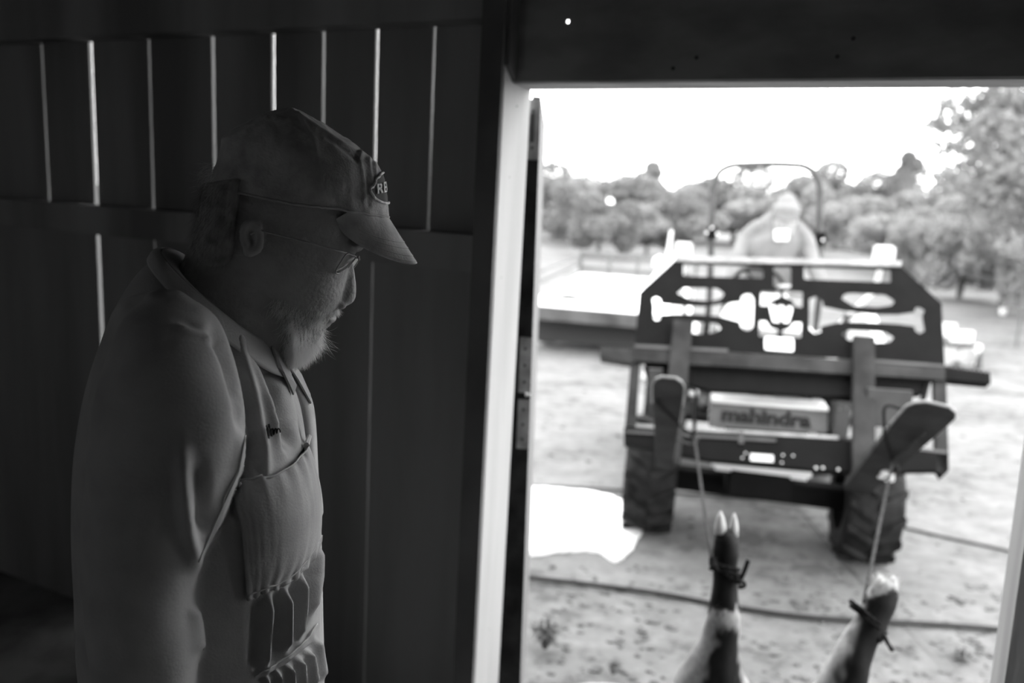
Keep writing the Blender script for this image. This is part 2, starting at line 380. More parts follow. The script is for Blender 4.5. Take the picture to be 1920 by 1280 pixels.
for (y0, y1) in ((190, 300), (640, 752), (766, 868)):
    z0 = dep(990, y1, 2.12)[2]; z1 = dep(990, y0, 2.12)[2]
    h = leafbox('hinge_plate', -.034, -.001, -.006, -.001, z0, z1, M['hinge'])
    for q in (.2, .5, .8):
        zz = z0 + (z1 - z0) * q; c = c0 + dn * (-.018 + SH * (1.8 - zz)) - nrm(dl) * .006 + Zd * zz
        MB().tube([c, c - nrm(dl) * .003], .004, 10).build('screw_head', M['knot'], h)
zb = dep(1002, 755, 2.12)[2]; c = c0 - nrm(dl) * .012 + Zd * zb
MB().tube([c - dn * .006, c + dn * .01], [.006, .003], 10).build('bolt', M['hoof'], leaf)
zsl = dep(1005, 215, 2.1)[2], dep(1003, 268, 2.1)[2]
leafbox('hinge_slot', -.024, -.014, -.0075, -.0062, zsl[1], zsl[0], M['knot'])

# ---------------------------------------------------------------- ground outside
def gh(x, y):
    return 0 * x + .012 * np.sin(x * 2.1 + y) + .010 * np.sin(y * 3.3 - x * 1.3)
nx, ny = 240, 240
u = np.linspace(-1, 1, nx); v = np.linspace(0, 1, ny)
X = np.sign(u) * (np.abs(u) ** 2.2) * 90 + 2; Yv = -8 + v ** 2.4 * 150
XX, YY = np.meshgrid(X, Yv); ZZ = gh(XX, YY) + rng.normal(0, .004, XX.shape)
far = np.clip((YY - 14) / 40, 0, 1); ZZ += far * far * (-.6) * 0
V = np.stack([XX.ravel(), YY.ravel(), ZZ.ravel()], 1)
Fc = [[j*nx + i, j*nx + i + 1, (j+1)*nx + i + 1, (j+1)*nx + i] for j in range(ny-1) for i in range(nx-1)]
me = mesh(V, Fc, 'ground'); g = link('ground', me, M['ground'], smooth=True); struct(g); g['label'] = 'pale trodden muddy yard outside the door'
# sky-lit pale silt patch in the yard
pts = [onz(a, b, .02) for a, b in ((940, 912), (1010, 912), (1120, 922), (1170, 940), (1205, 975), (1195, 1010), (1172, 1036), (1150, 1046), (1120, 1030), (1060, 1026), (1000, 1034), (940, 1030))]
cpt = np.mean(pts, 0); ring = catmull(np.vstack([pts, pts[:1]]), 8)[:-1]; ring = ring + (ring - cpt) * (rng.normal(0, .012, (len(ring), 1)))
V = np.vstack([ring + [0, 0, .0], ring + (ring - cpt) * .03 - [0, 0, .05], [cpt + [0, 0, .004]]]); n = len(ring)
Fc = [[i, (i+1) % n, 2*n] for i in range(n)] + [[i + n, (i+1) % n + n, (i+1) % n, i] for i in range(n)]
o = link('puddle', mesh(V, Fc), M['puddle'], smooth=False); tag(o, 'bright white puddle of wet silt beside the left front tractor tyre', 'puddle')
# hoses
def onground(pts, lift): return [np.array([*onz(a, b, 0)[:2], lift + float(gh(*onz(a, b, 0)[:2]))]) for a, b in pts]
def smoothpts(P, sub=8): return catmull(np.array(P), sub)
P = smoothpts(onground([(900, 1076), (990, 1086), (1120, 1099), (1250, 1117), (1340, 1135), (1480, 1160), (1600, 1173), (1740, 1182), (1865, 1191), (1990, 1200)], .022))
tag(MB().tube(P, .013, 10).build('hose', M['hose'], smooth=True), 'thick black hose lying across the mud behind the hog legs', 'hose')
P = smoothpts(onground([(960, 908), (1010, 911), (1100, 917), (1290, 933), (1400, 941), (1480, 946), (1560, 958), (1600, 972), (1700, 992), (1800, 1012), (1890, 1030), (1990, 1052)], .015))
tag(MB().tube(P, .0085, 8).build('cord', M['hose'], smooth=True), 'thin dark cord running over the mud under the tractor', 'cord')
# clods and weeds: too many to count
mb = MB()
ico = bmesh.new(); bmesh.ops.create_icosphere(ico, subdivisions=1, radius=1); iv = np.array([v.co[:] for v in ico.verts]); ifc = [[v.index for v in f.verts] for f in ico.faces]; ico.free()
for i in range(1500):
    y = 2.4 + (rng.random() ** 1.7) * 9; x = rng.uniform(-.2, .9) * y + .1
    if rng.random() < .5: y = rng.uniform(2.3, 4.2); x = rng.uniform(0.05, .75) * y
    s = rng.uniform(.004, .018) * (1.6 if rng.random() < .05 else 1)
    mb.add(iv * (1 + rng.normal(0, .18, (12, 1))) * [s * rng.uniform(1, 1.8), s, s * .45] + [x, y, float(gh(x, y)) + s * .15], ifc)
tag(mb.build('mud_clods', M['clod']), 'small dark clods scattered over the pale mud', 'mud', kind='stuff')
def weed(px, py, n, h):
    c = onz(px, py, 0); mb = MB()
    for i in range(n):
        a = rng.uniform(0, 6.28); l = h * rng.uniform(.5, 1); t = rng.uniform(.2, .9); d = np.array([math.cos(a), math.sin(a), 0])
        p0 = c + d * .01; p1 = c + d * l * t * .5 + Zd * l * .7; p2 = c + d * l * t + Zd * l * rng.uniform(.4, .9); w = np.cross(d, Zd) * .008
        mb.add([p0 - w*.4, p0 + w*.4, p1 + w, p1 - w, p2], [[0, 1, 2, 3], [3, 2, 4]])
    return mb.build('weed_tuft', M['weed'])
tag(weed(1022, 1215, 90, .16), 'dark weed tuft in the mud close to the left jamb', 'weed')
tag(weed(1800, 1245, 70, .09), 'low weed patch in the mud near the right jamb', 'weed')
tag(weed(1150, 1262, 40, .06), 'small weed sprig in the mud beside the pale hog leg', 'weed')

# ---------------------------------------------------------------- tractor frame of reference
TO = np.array([1.581, 4.614, 0]); TL = nrm([.977, -.214, 0]); TF = np.array([TL[1], -TL[0], 0])
def T(x, y, z): return TO + TL * x + TF * y + Zd * z
def Tpx(px, py, y): return onpl(px, py, T(0, y, 0), TF)
def tloc(p): d = p - TO; return d @ TL, d @ TF, p[2]
TXC = -.07
def tbox(mb, x0, x1, y0, y1, z0, z1): return mb.box(T((x0+x1)/2, (y0+y1)/2, (z0+z1)/2), TL*(x1-x0)/2, TF*(y1-y0)/2, Zd*(z1-z0)/2)
trac = empty('tractor', T(0, -.8, 0), 'compact loader tractor with roll bar facing the doorway', 'tractor')
def tyre(c, axis_w, R, wid, lugs, par, name='tyre', rimr=.55):
    # revolve profile about TL through c
    prof = [(-.5, rimr), (-.52, .75), (-.5, .9), (-.4, .955), (0, .97), (.4, .955), (.5, .9), (.52, .75), (.5, rimr)]
    n = 48; V = []
    for i in range(n):
        a = i * 2 * math.pi / n; d = TF * math.cos(a) + Zd * math.sin(a)
        V += [c + TL * p[0] * wid + d * p[1] * R for p in prof]
    m = len(prof); Fc = [[i*m + j, ((i+1) % n)*m + j, ((i+1) % n)*m + j + 1, i*m + j + 1] for i in range(n) for j in range(m-1)]
    wo = MB().add(V, Fc).build(name, M['rubber'], par, smooth=True)
    mb = MB()
    for i in range(lugs):
        for sd in (-1, 1):
            a0 = (i + (.5 if sd > 0 else 0)) * 2 * math.pi / lugs
            pp = []
            for q in (0.02, .27, .5):
                a = a0 + q * .55 * (9. / lugs) * 1.6
                d = TF * math.cos(a) + Zd * math.sin(a); tt = -TF * math.sin(a) + Zd * math.cos(a)
                rr = R * (.96 if q < .4 else .93)
                pp.append((c + TL * sd * q * wid + d * rr, d, tt))
            hw = R * .07
            for (p, d, tt), (p2, d2, tt2) in zip(pp[:-1], pp[1:]):
                h = R * .095
                mb.add([p - tt*hw, p + tt*hw, p + tt*hw*.8 + d*h, p - tt*hw*.8 + d*h, p2 - tt2*hw, p2 + tt2*hw, p2 + tt2*hw*.8 + d2*h, p2 - tt2*hw*.8 + d2*h],
                       [[0, 3, 2, 1], [4, 5, 6, 7], [0, 1, 5, 4], [1, 2, 6, 5], [2, 3, 7, 6], [3, 0, 4, 7]])
    mb.build('tread_lugs', M['rubber'], wo)
    sg = 1 if (c - TO) @ TL > TXC else -1
    mb = MB(); mb.tube([c + TL * sg * wid * .1, c + TL * sg * wid * .25, c + TL * sg * wid * .4], [R * .1, R * .5, R * rimr], 32)
    mb.build('wheel_rim', M['hub'], wo)
    return wo
xl, xr = -.66, .60
tyre(T(xl - .02, 0, .335), 0, .345, .30, 14, trac); tyre(T(xr - .03, 0, .335), 0, .345, .29, 14, trac)
tyre(T(TXC - .58, -1.62, .5), 0, .5, .32, 18, trac); tyre(T(TXC + .58, -1.62, .5), 0, .5, .32, 18, trac)
mb = MB(); tbox(mb, xl + .1, xr - .1, -.06, .06, .27, .40); tbox(mb, TXC - .16, TXC + .16, -.12, .2, .33, .5); mb.build('front_axle', M['steel_black'], trac, bevel=.01)
# hood, grille, dash, seat, fenders
mb = MB(); hx = .27
sec = [(-hx, .52), (-hx, 1.22), (-hx * .8, 1.35), (hx * .8, 1.35), (hx, 1.22), (hx, .52)]
mb.prism([T(TXC + a, .36, b) for a, b in sec], -TF * 1.2); hood = mb.build('hood', M['paint_light'], trac, bevel=.02)
mb = MB(); tbox(mb, TXC - .22, TXC + .22, .355, .37, .62, 1.0); mb.build('grille', M['steel_black'], trac)
for sx in (-1, 1):
    mb = MB(); mb.tube([T(TXC + sx*.17, .34, 1.06), T(TXC + sx*.17, .375, 1.06)], .05, 16); mb.build('headlamp', M['white'], hood)
mb = MB(); tbox(mb, TXC - .18, TXC + .18, -2.1, .35, .38, .6); mb.build('chassis', M['steel_black'], trac, bevel=.02)
mb = MB(); tbox(mb, TXC - .2, TXC + .2, -1.04, -.82, .6, 1.41); mb.build('dashboard', M['paint_light'], trac, bevel=.02)
a = np.linspace(0, 2*np.pi, 33); cw = T(TXC, -1.22, 1.44)
mb = MB(); V, Fc = tube([cw + TL*.18*math.cos(q) + (TF*-.5 + Zd*.5)*.24*math.sin(q) for q in a], .013, 8); mb.add(V, Fc)
for q in (0, 2.1, 4.2): mb.tube([cw, cw + TL*.18*math.cos(q) + (TF*-.5 + Zd*.5)*.24*math.sin(q)], .008, 6)
mb.tube([cw, T(TXC, -1.0, 1.25)], .02, 8); mb.build('steering_wheel', M['steel_black'], trac)
mb = MB(); tbox(mb, TXC - .22, TXC + .26, -1.92, -1.45, .86, .98); mb.prism([T(TXC - .22, -1.9, .95), T(TXC + .26, -1.9, .95), T(TXC + .24, -1.98, 1.32), T(TXC - .2, -1.98, 1.32)], -TF * .09); mb.build('seat', M['seat'], trac, bevel=.02)
mb = MB(); tbox(mb, TXC - .55, TXC + .55, -1.35, -.75, .5, .54); mb.build('footplate', M['steel_black'], trac)
for sx in (-1, 1):
    V = []; nn = 14
    for i in range(nn):
        q = math.radians(20 + 130 * i / (nn - 1)); d = TF * math.cos(q) + Zd * math.sin(q); c = T(TXC + sx*.58, -1.62, .5)
        V += [c + TL * (-.19) + d * .56, c + TL * .19 + d * .56, c + TL * .19 + d * .585, c + TL * (-.19) + d * .585]
    Fc = [[i*4 + j, i*4 + (j+1) % 4, (i+1)*4 + (j+1) % 4, (i+1)*4 + j] for i in range(nn-1) for j in range(4)] + [[0, 1, 2, 3], [4*nn-4, 4*nn-1, 4*nn-2, 4*nn-3]]
    fd = MB().add(V, Fc).build('fender', M['paint_light'], trac)
    # lamp housings that rise behind the fork plate
    px = 1281 if sx < 0 else 1657
    c = Tpx(px, 471 if sx < 0 else 478, -.95)
    MB().box(c, TL * .062, TF * .05, Zd * .062).build('work_lamp', M['paint_light'], trac, bevel=.012)
    x, y, z = tloc(c); MB().tube([T(x, y, z), T(x, y - .12, z - .25), T(TXC + sx*.45, -1.25, 1.0)], .02, 8).build('lamp_bracket', M['paint_light'], trac)
# roll bar
RY = -1.62
pp = [(1330, 560), (1333, 470), (1336, 370), (1339, 345), (1350, 322), (1372, 311), (1400, 309), (1440, 308), (1480, 309), (1508, 312), (1528, 326), (1537, 350), (1537, 380), (1536, 470), (1536, 560)]
P = smoothpts([Tpx(a, b, RY) for a, b in pp], 6); P = np.vstack([[*P[0][:2], .95], P, [*P[-1][:2], .95]])
rb = MB().tube(P, .024, 12).build('roll_bar', M['steel_mid'], trac, smooth=True)
for px, py in ((1335, 436), (1537, 447)):
    c = Tpx(px, py, RY); MB().box(c, TL*.036, TF*.04, Zd*.05).build('bar_hinge', M['steel_black'], rb, bevel=.006)
    for dx, dy in ((-10, 0), (0, -9), (10, 2)) if px < 1400 else ((6, 3),):
        c = Tpx(px + dx, py + dy, RY + .06); MB().add(iv * .011 + c, ifc).build('bolt_head', M['white'], rb)
# loader arms
for sx, x0 in ((-1, -.62), (1, .52)):
    mb = MB()
    yz = [(-.75, 1.12), (-.75, 1.30), (-.3, 1.42), (.15, 1.25), (.62, .80), (.62, .66), (.5, .66), (.08, 1.08), (-.3, 1.26)]
    mb.prism([T(x0 - .035, b, c) for b, c in yz], TL * .07); la_ = mb.build('loader_arm', M['paint_light'], trac, bevel=.006)
    mb = MB(); tbox(mb, x0 - .05, x0 + .05, -.85, -.70, .5, 1.34); mb.build('loader_post', M['steel_mid'], trac, bevel=.006)
    mb = MB(); mb.tube([T(x0, -.45, .95), T(x0, .1, .85)], .032, 12); mb.tube([T(x0, .1, .85), T(x0, .58, .9)], .016, 10); mb.build('hydraulic_cylinder', M['steel_worn'], la_)
mb = MB(); mb.tube([T(-.62, .3, 1.02), T(.52, .3, 1.02)], .035, 12); mb.build('loader_crossbar', M['steel_black'], trac)
# pale arm top and lever seen past the left chamfer of the plate
P = [Tpx(a, b, y) for a, b, y in ((1213, 545, .0), (1236, 512, -.15), (1262, 484, -.35))]
MB().tube(P, .028, 10).build('loader_arm_cover', M['paint_light'], trac)
c = Tpx(1236, 492, -.3); MB().add(iv * .05 + c, ifc).build('arm_pivot_cap', M['paint_light'], trac)
MB().tube([Tpx(1251, 490, -.35), Tpx(1259, 432, -.4)], [.016, .012], 8).build('control_lever', M['paint_light'], trac)
# engine-front weight box with the maker's lettering
NY = .60
q = [Tpx(a, b, NY) for a, b in ((1329, 751), (1552, 768), (1551, 813), (1329, 800))]
q[0] = T(tloc(q[3])[0], NY, tloc(q[0])[2]);
mb = MB(); mb.prism(q, -TF * .14); bump = mb.build('bumper', M['paint_mid'], trac, bevel=.003)
ex = nrm(q[1] - q[0]); ez = nrm(np.cross(ex, np.cross(-TF, ex)) * -1);
ez = nrm(Zd - ex * (Zd @ ex))
mb = MB(); mb.box((q[0] + q[1]) / 2 + ez * .006 - TF * .06, ex * np.linalg.norm(q[1]-q[0]) / 2, TF * .085, ez * .008); mb.build('bumper_cap', M['paint_light'], bump, bevel=.002)
tm = text_mesh('mahindra', .105, .004, .004, 1.0)
wv = getv(tm); sc = np.linalg.norm(q[1]-q[0]) * .77 / (wv[:, 0].max() - wv[:, 0].min()); tm.transform(Matrix.Scale(sc, 4, (1, 0, 0)))
tm.transform(Matrix(frame4((q[0]+q[1]+q[2]+q[3]) / 4 + TF * .002 - ex * .012, ex, ez, np.cross(ex, ez)))); link('lettering', tm, M['letter'], bump)
for px, py in ((1314, 729), (1356, 732), (1413, 738), (1452, 740), (1512, 745), (1574, 767), (1587, 765)):
    c = Tpx(px, py, NY + .01); MB().add(iv * .007 + c, ifc).build('bolt_head', M['steel_edge'], bump)
mb = MB(); mb.prism([Tpx(a, b, NY - .02) for a, b in ((1380, 732), (1430, 736), (1430, 744), (1385, 738))], -TF*.02); mb.prism([Tpx(a, b, NY - .02) for a, b in ((1453, 740), (1500, 743), (1498, 749), (1453, 746))], -TF*.02); mb.build('lamp_strip', M['steel_edge'], bump)
for pl in (((1216, 692), (1242, 693), (1242, 784), (1214, 782)), ((1628, 728), (1712, 734), (1706, 802), (1626, 800))):
    mb = MB(); mb.prism([Tpx(a, b, .72) for a, b in pl], -TF * .03); mb.build('attachment_plate', M['steel_mid'], trac)

# ---------------------------------------------------------------- pallet forks on the loader
TH = math.radians(33); FH = T(0, .9, .72)
FV = -TF * math.sin(TH) + Zd * math.cos(TH); FN = TF * math.cos(TH) + Zd * math.sin(TH)
def Fpx(px, py, off=0.): return onpl(px, py, FH + FN * off, FN)
def f2(p): d = p - FH; return d @ TL, d @ FV
fork = empty('pallet_fork', FH, 'black steel pallet fork with cut out back plate on the tractor loader', 'pallet fork')
def loop(pts, r=0.): 
    L = [f2(Fpx(a, b)) for a, b in pts]; return rounded(L, r) if r else L
outer = loop([(1267, 487), (1687, 498), (1765, 569), (1771, 684), (1190, 648), (1199, 549)])
holes = [([(1281, 492), (1431, 499), (1431, 522), (1281, 518)], .012), ([(1450, 500), (1483, 501), (1483, 540), (1450, 539)], .012),
    ([(1507, 500), (1670, 506), (1670, 530), (1507, 524)], .012),
    ([(1269, 550), (1281, 539), (1345, 540), (1359, 550), (1352, 561), (1330, 565), (1295, 562)], .015),
    ([(1223, 560), (1230, 556), (1238, 560), (1240, 569), (1280, 573), (1320, 574), (1355, 569), (1389, 565), (1390, 556), (1397, 551), (1408, 551), (1414, 560), (1412, 612), (1405, 620), (1395, 619), (1388, 612), (1387, 604), (1350, 594), (1310, 590), (1270, 589), (1240, 590), (1236, 600), (1229, 601), (1225, 596), (1226, 575)], .006),
    ([(1265, 604), (1300, 603), (1345, 606), (1353, 616), (1340, 624), (1310, 627), (1272, 620)], .012),
    ([(1427, 545), (1463, 545), (1462, 557), (1455, 560), (1447, 564), (1441, 571), (1437, 574), (1425, 573)], .005),
    ([(1469, 545), (1505, 547), (1504, 577), (1490, 575), (1487, 567), (1482, 562), (1475, 559), (1468, 556)], .005),
    ([(1424, 601), (1436, 601), (1440, 606), (1444, 613), (1452, 616), (1459, 618), (1459, 624), (1452, 630), (1423, 631)], .005),
    ([(1466, 624), (1467, 619), (1478, 616), (1484, 611), (1488, 604), (1503, 604), (1502, 634), (1470, 630)], .005),
    ([(1441, 571), (1454, 571), (1457, 583), (1460, 571), (1470, 572), (1473, 584), (1477, 573), (1488, 573), (1479, 606), (1468, 605), (1464, 592), (1461, 605), (1449, 604)], .003),
    ([(1577, 560), (1585, 550), (1600, 549), (1660, 552), (1678, 564), (1672, 573), (1645, 577), (1600, 574)], .012),
    ([(1577, 626), (1590, 618), (1660, 622), (1677, 632), (1668, 642), (1640, 643), (1590, 638)], .012),
    ([(1517, 560), (1530, 555), (1543, 564), (1544, 574), (1581, 582), (1637, 589), (1684, 589), (1714, 585), (1716, 577), (1723, 575), (1734, 581), (1729, 592), (1731, 605), (1734, 620), (1724, 626), (1715, 620), (1714, 612), (1684, 608), (1637, 605), (1591, 604), (1567, 606), (1540, 612), (1539, 623), (1527, 626), (1517, 618)], .006)]
me = curve_mesh([outer] + [loop(h, r) for h, r in holes], .008, frame4(FH, TL, FV, FN)); link('back_plate', me, M['steel_black'], fork)
def fprism(name, pts, off, dn_, m, bev=0., par=fork):
    mb = MB(); mb.prism([Fpx(a, b, off) for a, b in pts], -FN * dn_); return mb.build(name, m, par, bevel=bev)
fprism('top_rail', ((1266, 479), (1691, 489), (1689, 499), (1267, 489)), .012, .045, M['steel_edge'])  # light on the rail's upper face put into its pale colour
fprism('label_plate', rounded([(1434, 631), (1488, 634), (1488, 659), (1434, 655)], 4), .009, .003, M['white'])
fprism('label_print', ((1446, 639), (1474, 640), (1474, 645), (1446, 644)), .0095, .001, M['rail'])
# serrated step across the plate foot
def serr(x0, x1, y0, y1, h0, h1, nt):
    top = []
    for i in range(nt):
        for k2, dy in ((0, 0), (.25, -3), (.55, -3), (.8, 0)):
            t = (i + k2) / nt; top.append((x0 + (x1-x0)*t, y0 + (y1-y0)*t + dy))
    return top + [(x1, y1 + h1), (x0, y0 + h0)]
fprism('step_bar', serr(1125, 1188, 652, 656, 18, 24, 9), .03, .07, M['steel_worn'])
fprism('step_bar', serr(1772, 1858, 688, 700, 22, 18, 10), .03, .07, M['steel_black'])
fprism('step_bar', ((1188, 648), (1772, 686), (1772, 712), (1188, 676)), .03, .05, M['steel_worn'])
fprism('step_edge', ((1190, 645), (1365, 654), (1365, 660), (1190, 651)), .034, .03, M['steel_mid'])
fprism('step_edge', ((1620, 672), (1771, 683), (1771, 688), (1620, 677)), .034, .03, M['steel_mid'])
fprism('cross_panel', ((1206, 672), (1748, 704), (1728, 738), (1560, 742), (1330, 730), (1218, 702)), -.012, .05, M['steel_black'])
fprism('side_upright', ((1184, 660), (1201, 662), (1192, 800), (1172, 798)), .012, .05, M['steel_worn'])
fprism('side_upright', ((1752, 700), (1774, 702), (1779, 880), (1757, 884)), .012, .05, M['steel_worn'])
fprism('brace', ((1206, 685), (1214, 690), (1222, 725), (1219, 732)), .0, .03, M['steel_black'])
fprism('brace', ((1738, 705), (1748, 705), (1722, 800), (1713, 800)), .0, .03, M['steel_black'])
fprism('lower_rail', ((1170, 800), (1300, 808), (1570, 824), (1779, 846), (1779, 882), (1570, 884), (1330, 862), (1170, 832)), .012, .06, M['steel_black'], .003)
fprism('rail_lit_top', ((1172, 793), (1572, 817), (1572, 823), (1172, 799)), .010, .05, M['steel_edge'])  # pale strip painting the sky-lit top face of the lower rail
fprism('rail_lit_top', ((1660, 832), (1776, 845), (1776, 850), (1660, 837)), .014, .05, M['steel_mid'])
fprism('rail_lip', ((1172, 806), (1455, 822), (1455, 828), (1172, 811)), .02, .03, M['steel_mid'])
fprism('rail_foot', ((1758, 880), (1779, 882), (1766, 895)), .012, .05, M['steel_black'])
for a, b, w in ((1390, 817, 5), ): fprism('rail_bracket', ((a-w, b-8), (a+w, b-8), (a+w, b+14), (a-w, b+14)), .022, .01, M['steel_mid'])
# light shows between rail and axle: put in as pale patches
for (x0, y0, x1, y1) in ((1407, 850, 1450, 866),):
    fprism('gap_light_patch', ((x0, y0), (x1, y0 + 3), (x1, y1), (x0, y1 - 3)), .018, .008, M['paint_light'])
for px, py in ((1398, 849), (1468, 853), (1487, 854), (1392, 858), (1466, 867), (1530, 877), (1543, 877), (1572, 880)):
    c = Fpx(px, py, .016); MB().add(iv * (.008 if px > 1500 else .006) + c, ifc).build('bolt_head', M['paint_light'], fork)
# tines: shank up the carriage and long blade rising towards the door
FD = TF * math.cos(math.radians(33)) + Zd * math.sin(math.radians(33)); FU = -TF * math.sin(math.radians(33)) + Zd * math.cos(math.radians(33))
def tine(x, sh, top_px, w=.052, roll=0., dx=0.):
    t = empty('tine', FH + TL * x); t.parent = fork; t.matrix_parent_inverse = fork.matrix_world.inverted(); bpy.context.view_layer.update()
    t.matrix_parent_inverse = fork.matrix_basis.inverted()
    o0 = FH + TL * x
    topv = f2(Fpx(*top_px))[1]
    mb = MB(); mb.box(o0 + FV * (topv / 2 - .01) + FN * .04 + TL * sh, TL * .052, FV * (topv / 2 + .02), FN * .02); mb.build('shank', M['steel_worn'], t, bevel=.004)
    Lt = TLEN; pts = [(-w, -.02), (w, -.02), (w*1.0, Lt * .86), (w * .98, Lt - .075), (w*.8, Lt - .03), (w * .45, Lt), (-w*.45, Lt), (-w*.8, Lt - .03), (-w * .98, Lt - .075), (-w*1.0, Lt * .86)]
    cr_, sr_ = math.cos(roll), math.sin(roll); P = [o0 + (TL * cr_ - FU * sr_) * a * (.7 + .3 * min(1, max(0, b) / .4)) + TL * dx * max(0, b) + FD * b for a, b in pts]
    n = len(P); th = [.035 if pts[i][1] < .1 else .014 for i in range(n)]
    V = P + [p - FU * h for p, h in zip(P, th)]
    Fc = [list(range(n)), list(range(n, 2*n))[::-1]] + [[i, n + i, n + (i+1) % n, (i+1) % n] for i in range(n)]
    MB().add(V, Fc).build('blade', M['steel_worn'], t)
    e = []
    for i in range(2, 9):
        e.append(P[i] - FU * .007)
    e = [P[2] + FD * -.12 - FU * .01] + e[:] + [P[9] - FD * .12 - FU * .01]
    MB().tube(e, .006, 6).build('blade_rim', M['steel_edge'], t)
    return t, o0, w
TLEN = 1.2
tL = tine(-.60, .028, (1290, 612), .058); tR = tine(.315, .02, (1600, 640), .080, math.radians(9), 0.)
def on_tine(tn, a, px=None):            # point on underside of tine at distance a
    return tn[1] + FD * a

# ---------------------------------------------------------------- driver
drv = empty('person', T(TXC + .1, -1.6, .98), 'driver in a pale shirt and cap sitting bent forward on the tractor', 'person')
DY = -1.45
def D(px, py, y=DY): return Tpx(px, py, y)
def L4(p, r): return [*p, r]
head = D(1472, 414, -1.38)
body = union([limb([L4(head + Zd*.10, .07), L4(head + Zd*.02, .085), L4(head - Zd*.06, .07)]), limb([L4(head - Zd*.08 - TF*.03, .06), L4(head - Zd*.20 - TF*.1, .06)]),
    limb([L4(head + TF*.085 - Zd*.02, .018), L4(head + TF*.09 - Zd*.05, .02)]),
    limb([L4(head - Zd*.18 - TF*.1, .03), L4(D(1399, 450, -1.5), .03), L4(D(1378, 540, -1.3), .035), L4(T(TXC - .15, -1.18, 1.43), .04), L4(T(TXC - .17, -1.14, 1.41), .03)]),
    limb([L4(head - Zd*.18 - TF*.1, .03), L4(D(1509, 452, -1.5), .03), L4(D(1535, 540, -1.3), .035), L4(T(TXC + .17, -1.18, 1.43), .04), L4(T(TXC + .18, -1.14, 1.41), .03)])], .009, 3)
link('body', body, M['skin'], drv, True)
shirt = union([limb([L4(T(TXC+.08, -1.62, 1.0), .17), L4(T(TXC+.08, -1.6, 1.25), .18), L4(D(1452, 455, -1.52), .19), L4(D(1452, 425, -1.5), .12)]),
    limb([L4(D(1422, 428, -1.5), .07), L4(D(1399, 450, -1.5), .072), L4(D(1383, 490, -1.4), .06), L4(D(1370, 540, -1.3), .05), L4(T(TXC - .15, -1.22, 1.42), .042)]),
    limb([L4(D(1490, 428, -1.5), .07), L4(D(1509, 452, -1.5), .072), L4(D(1522, 490, -1.4), .06), L4(D(1536, 540, -1.3), .05), L4(T(TXC + .17, -1.22, 1.42), .042)])], .012, 4)
link('shirt', shirt, M['shirt_light'], drv, True)
trs = union([limb([L4(T(TXC + sx*.09 + .06, -1.65, 1.02), .1), L4(T(TXC + sx*.2, -1.2, 1.08), .085), L4(T(TXC + sx*.3, -1.12, .8), .06), L4(T(TXC + sx*.3, -1.1, .62), .05)]) for sx in (-1, 1)], .014, 3)
link('trousers', trs, M['jeans'], drv, True)
for sx in (-1, 1):
    V, Fc = limb([L4(T(TXC + sx*.3, -1.13, .6), .05), L4(T(TXC + sx*.3, -1.05, .59), .045), L4(T(TXC + sx*.3, -.92, .58), .04)]); MB().add(V, Fc).build('boot', M['boot'], drv, smooth=True)
V, Fc = limb([L4(head + Zd*.13, .07), L4(head + Zd*.10, .098), L4(head + Zd*.06, .10)]); cp_ = MB().add(V, Fc).build('cap', M['cream'], drv, smooth=True)
mb = MB(); c = head + Zd*.05 + TF*.1; mb.prism([c - TL*.08, c - TL*.07 + TF*.07 - Zd*.04, c + TF*.1 - Zd*.055, c + TL*.07 + TF*.07 - Zd*.04, c + TL*.08], Zd*.006); mb.build('cap_brim', M['rail'], cp_)
mb = MB(); mb.prism([D(a, b, -1.27) for a, b in ((1452, 431), (1479, 430), (1479, 451), (1453, 451))], -TF * .03); mb.build('chest_label', M['white'], drv, bevel=.004)

# ---------------------------------------------------------------- trailer in the field
ZD = .62
tr = empty('flatbed_trailer', onz(1100, 590, 0), 'low flatbed trailer with a pale wet deck, parked on the grass', 'trailer')
A = onz(930, 564, ZD); B = onz(1290, 594, ZD); A2 = onz(1040, 511, ZD); B2 = onz(1330, 524, ZD)
A = A; dirx = nrm(B - A); diry = nrm((A2 - A) - dirx * ((A2 - A) @ dirx)); A, B = onz(985, 569, ZD), onz(1205, 587, ZD)
Lr = nrm(onz(1088, 512, ZD) - A); Lr[2] = 0
LEN = np.linalg.norm(onz(1088, 512, ZD) - A); Wt = np.linalg.norm(B - A) + .6
def R_(a, b, z): return A + dirx * a + Lr * b + Zd * (z - ZD)
nb = 12
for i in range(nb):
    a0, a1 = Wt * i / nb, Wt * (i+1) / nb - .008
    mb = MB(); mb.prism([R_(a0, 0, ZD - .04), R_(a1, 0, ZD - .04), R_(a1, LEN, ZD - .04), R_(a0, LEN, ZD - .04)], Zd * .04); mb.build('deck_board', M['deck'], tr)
mb = MB(); mb.prism([R_(-.02, -.06, .44), R_(Wt, -.06, .44), R_(Wt, .0, .44), R_(-.02, 0, .44)], Zd * .17); mb.build('end_rail', M['trailer'], tr)
mb = MB(); mb.prism([R_(0, .1, .46), R_(Wt, .1, .46), R_(Wt, LEN, .46), R_(0, LEN, .46)], Zd * .1); mb.build('underframe', M['under'], tr)
for bb in (.25, LEN * .45):
    for aa in (.1, Wt - .35):
        mb = MB(); c = R_(aa + .1, bb + .4, .3); mb.tube([c - dirx*.1, c + dirx*.1], .28, 24); mb.build('wheel', M['rubber'], tr)
mb = MB(); mb.prism([R_(-.1, .3, .1), R_(Wt, .3, .1), R_(Wt, .34, .1), R_(-.1, .34, .1)], Zd * .34); mb.build('ramp', M['under'], tr)
for aa in (-.04, Wt - .04):
    for z in (.80, .95) if aa < 0 else (.8,):
        mb = MB(); mb.tube([R_(aa, 0, z), R_(aa, LEN, z)], .03, 8); mb.build('side_rail', M['rail'], tr)
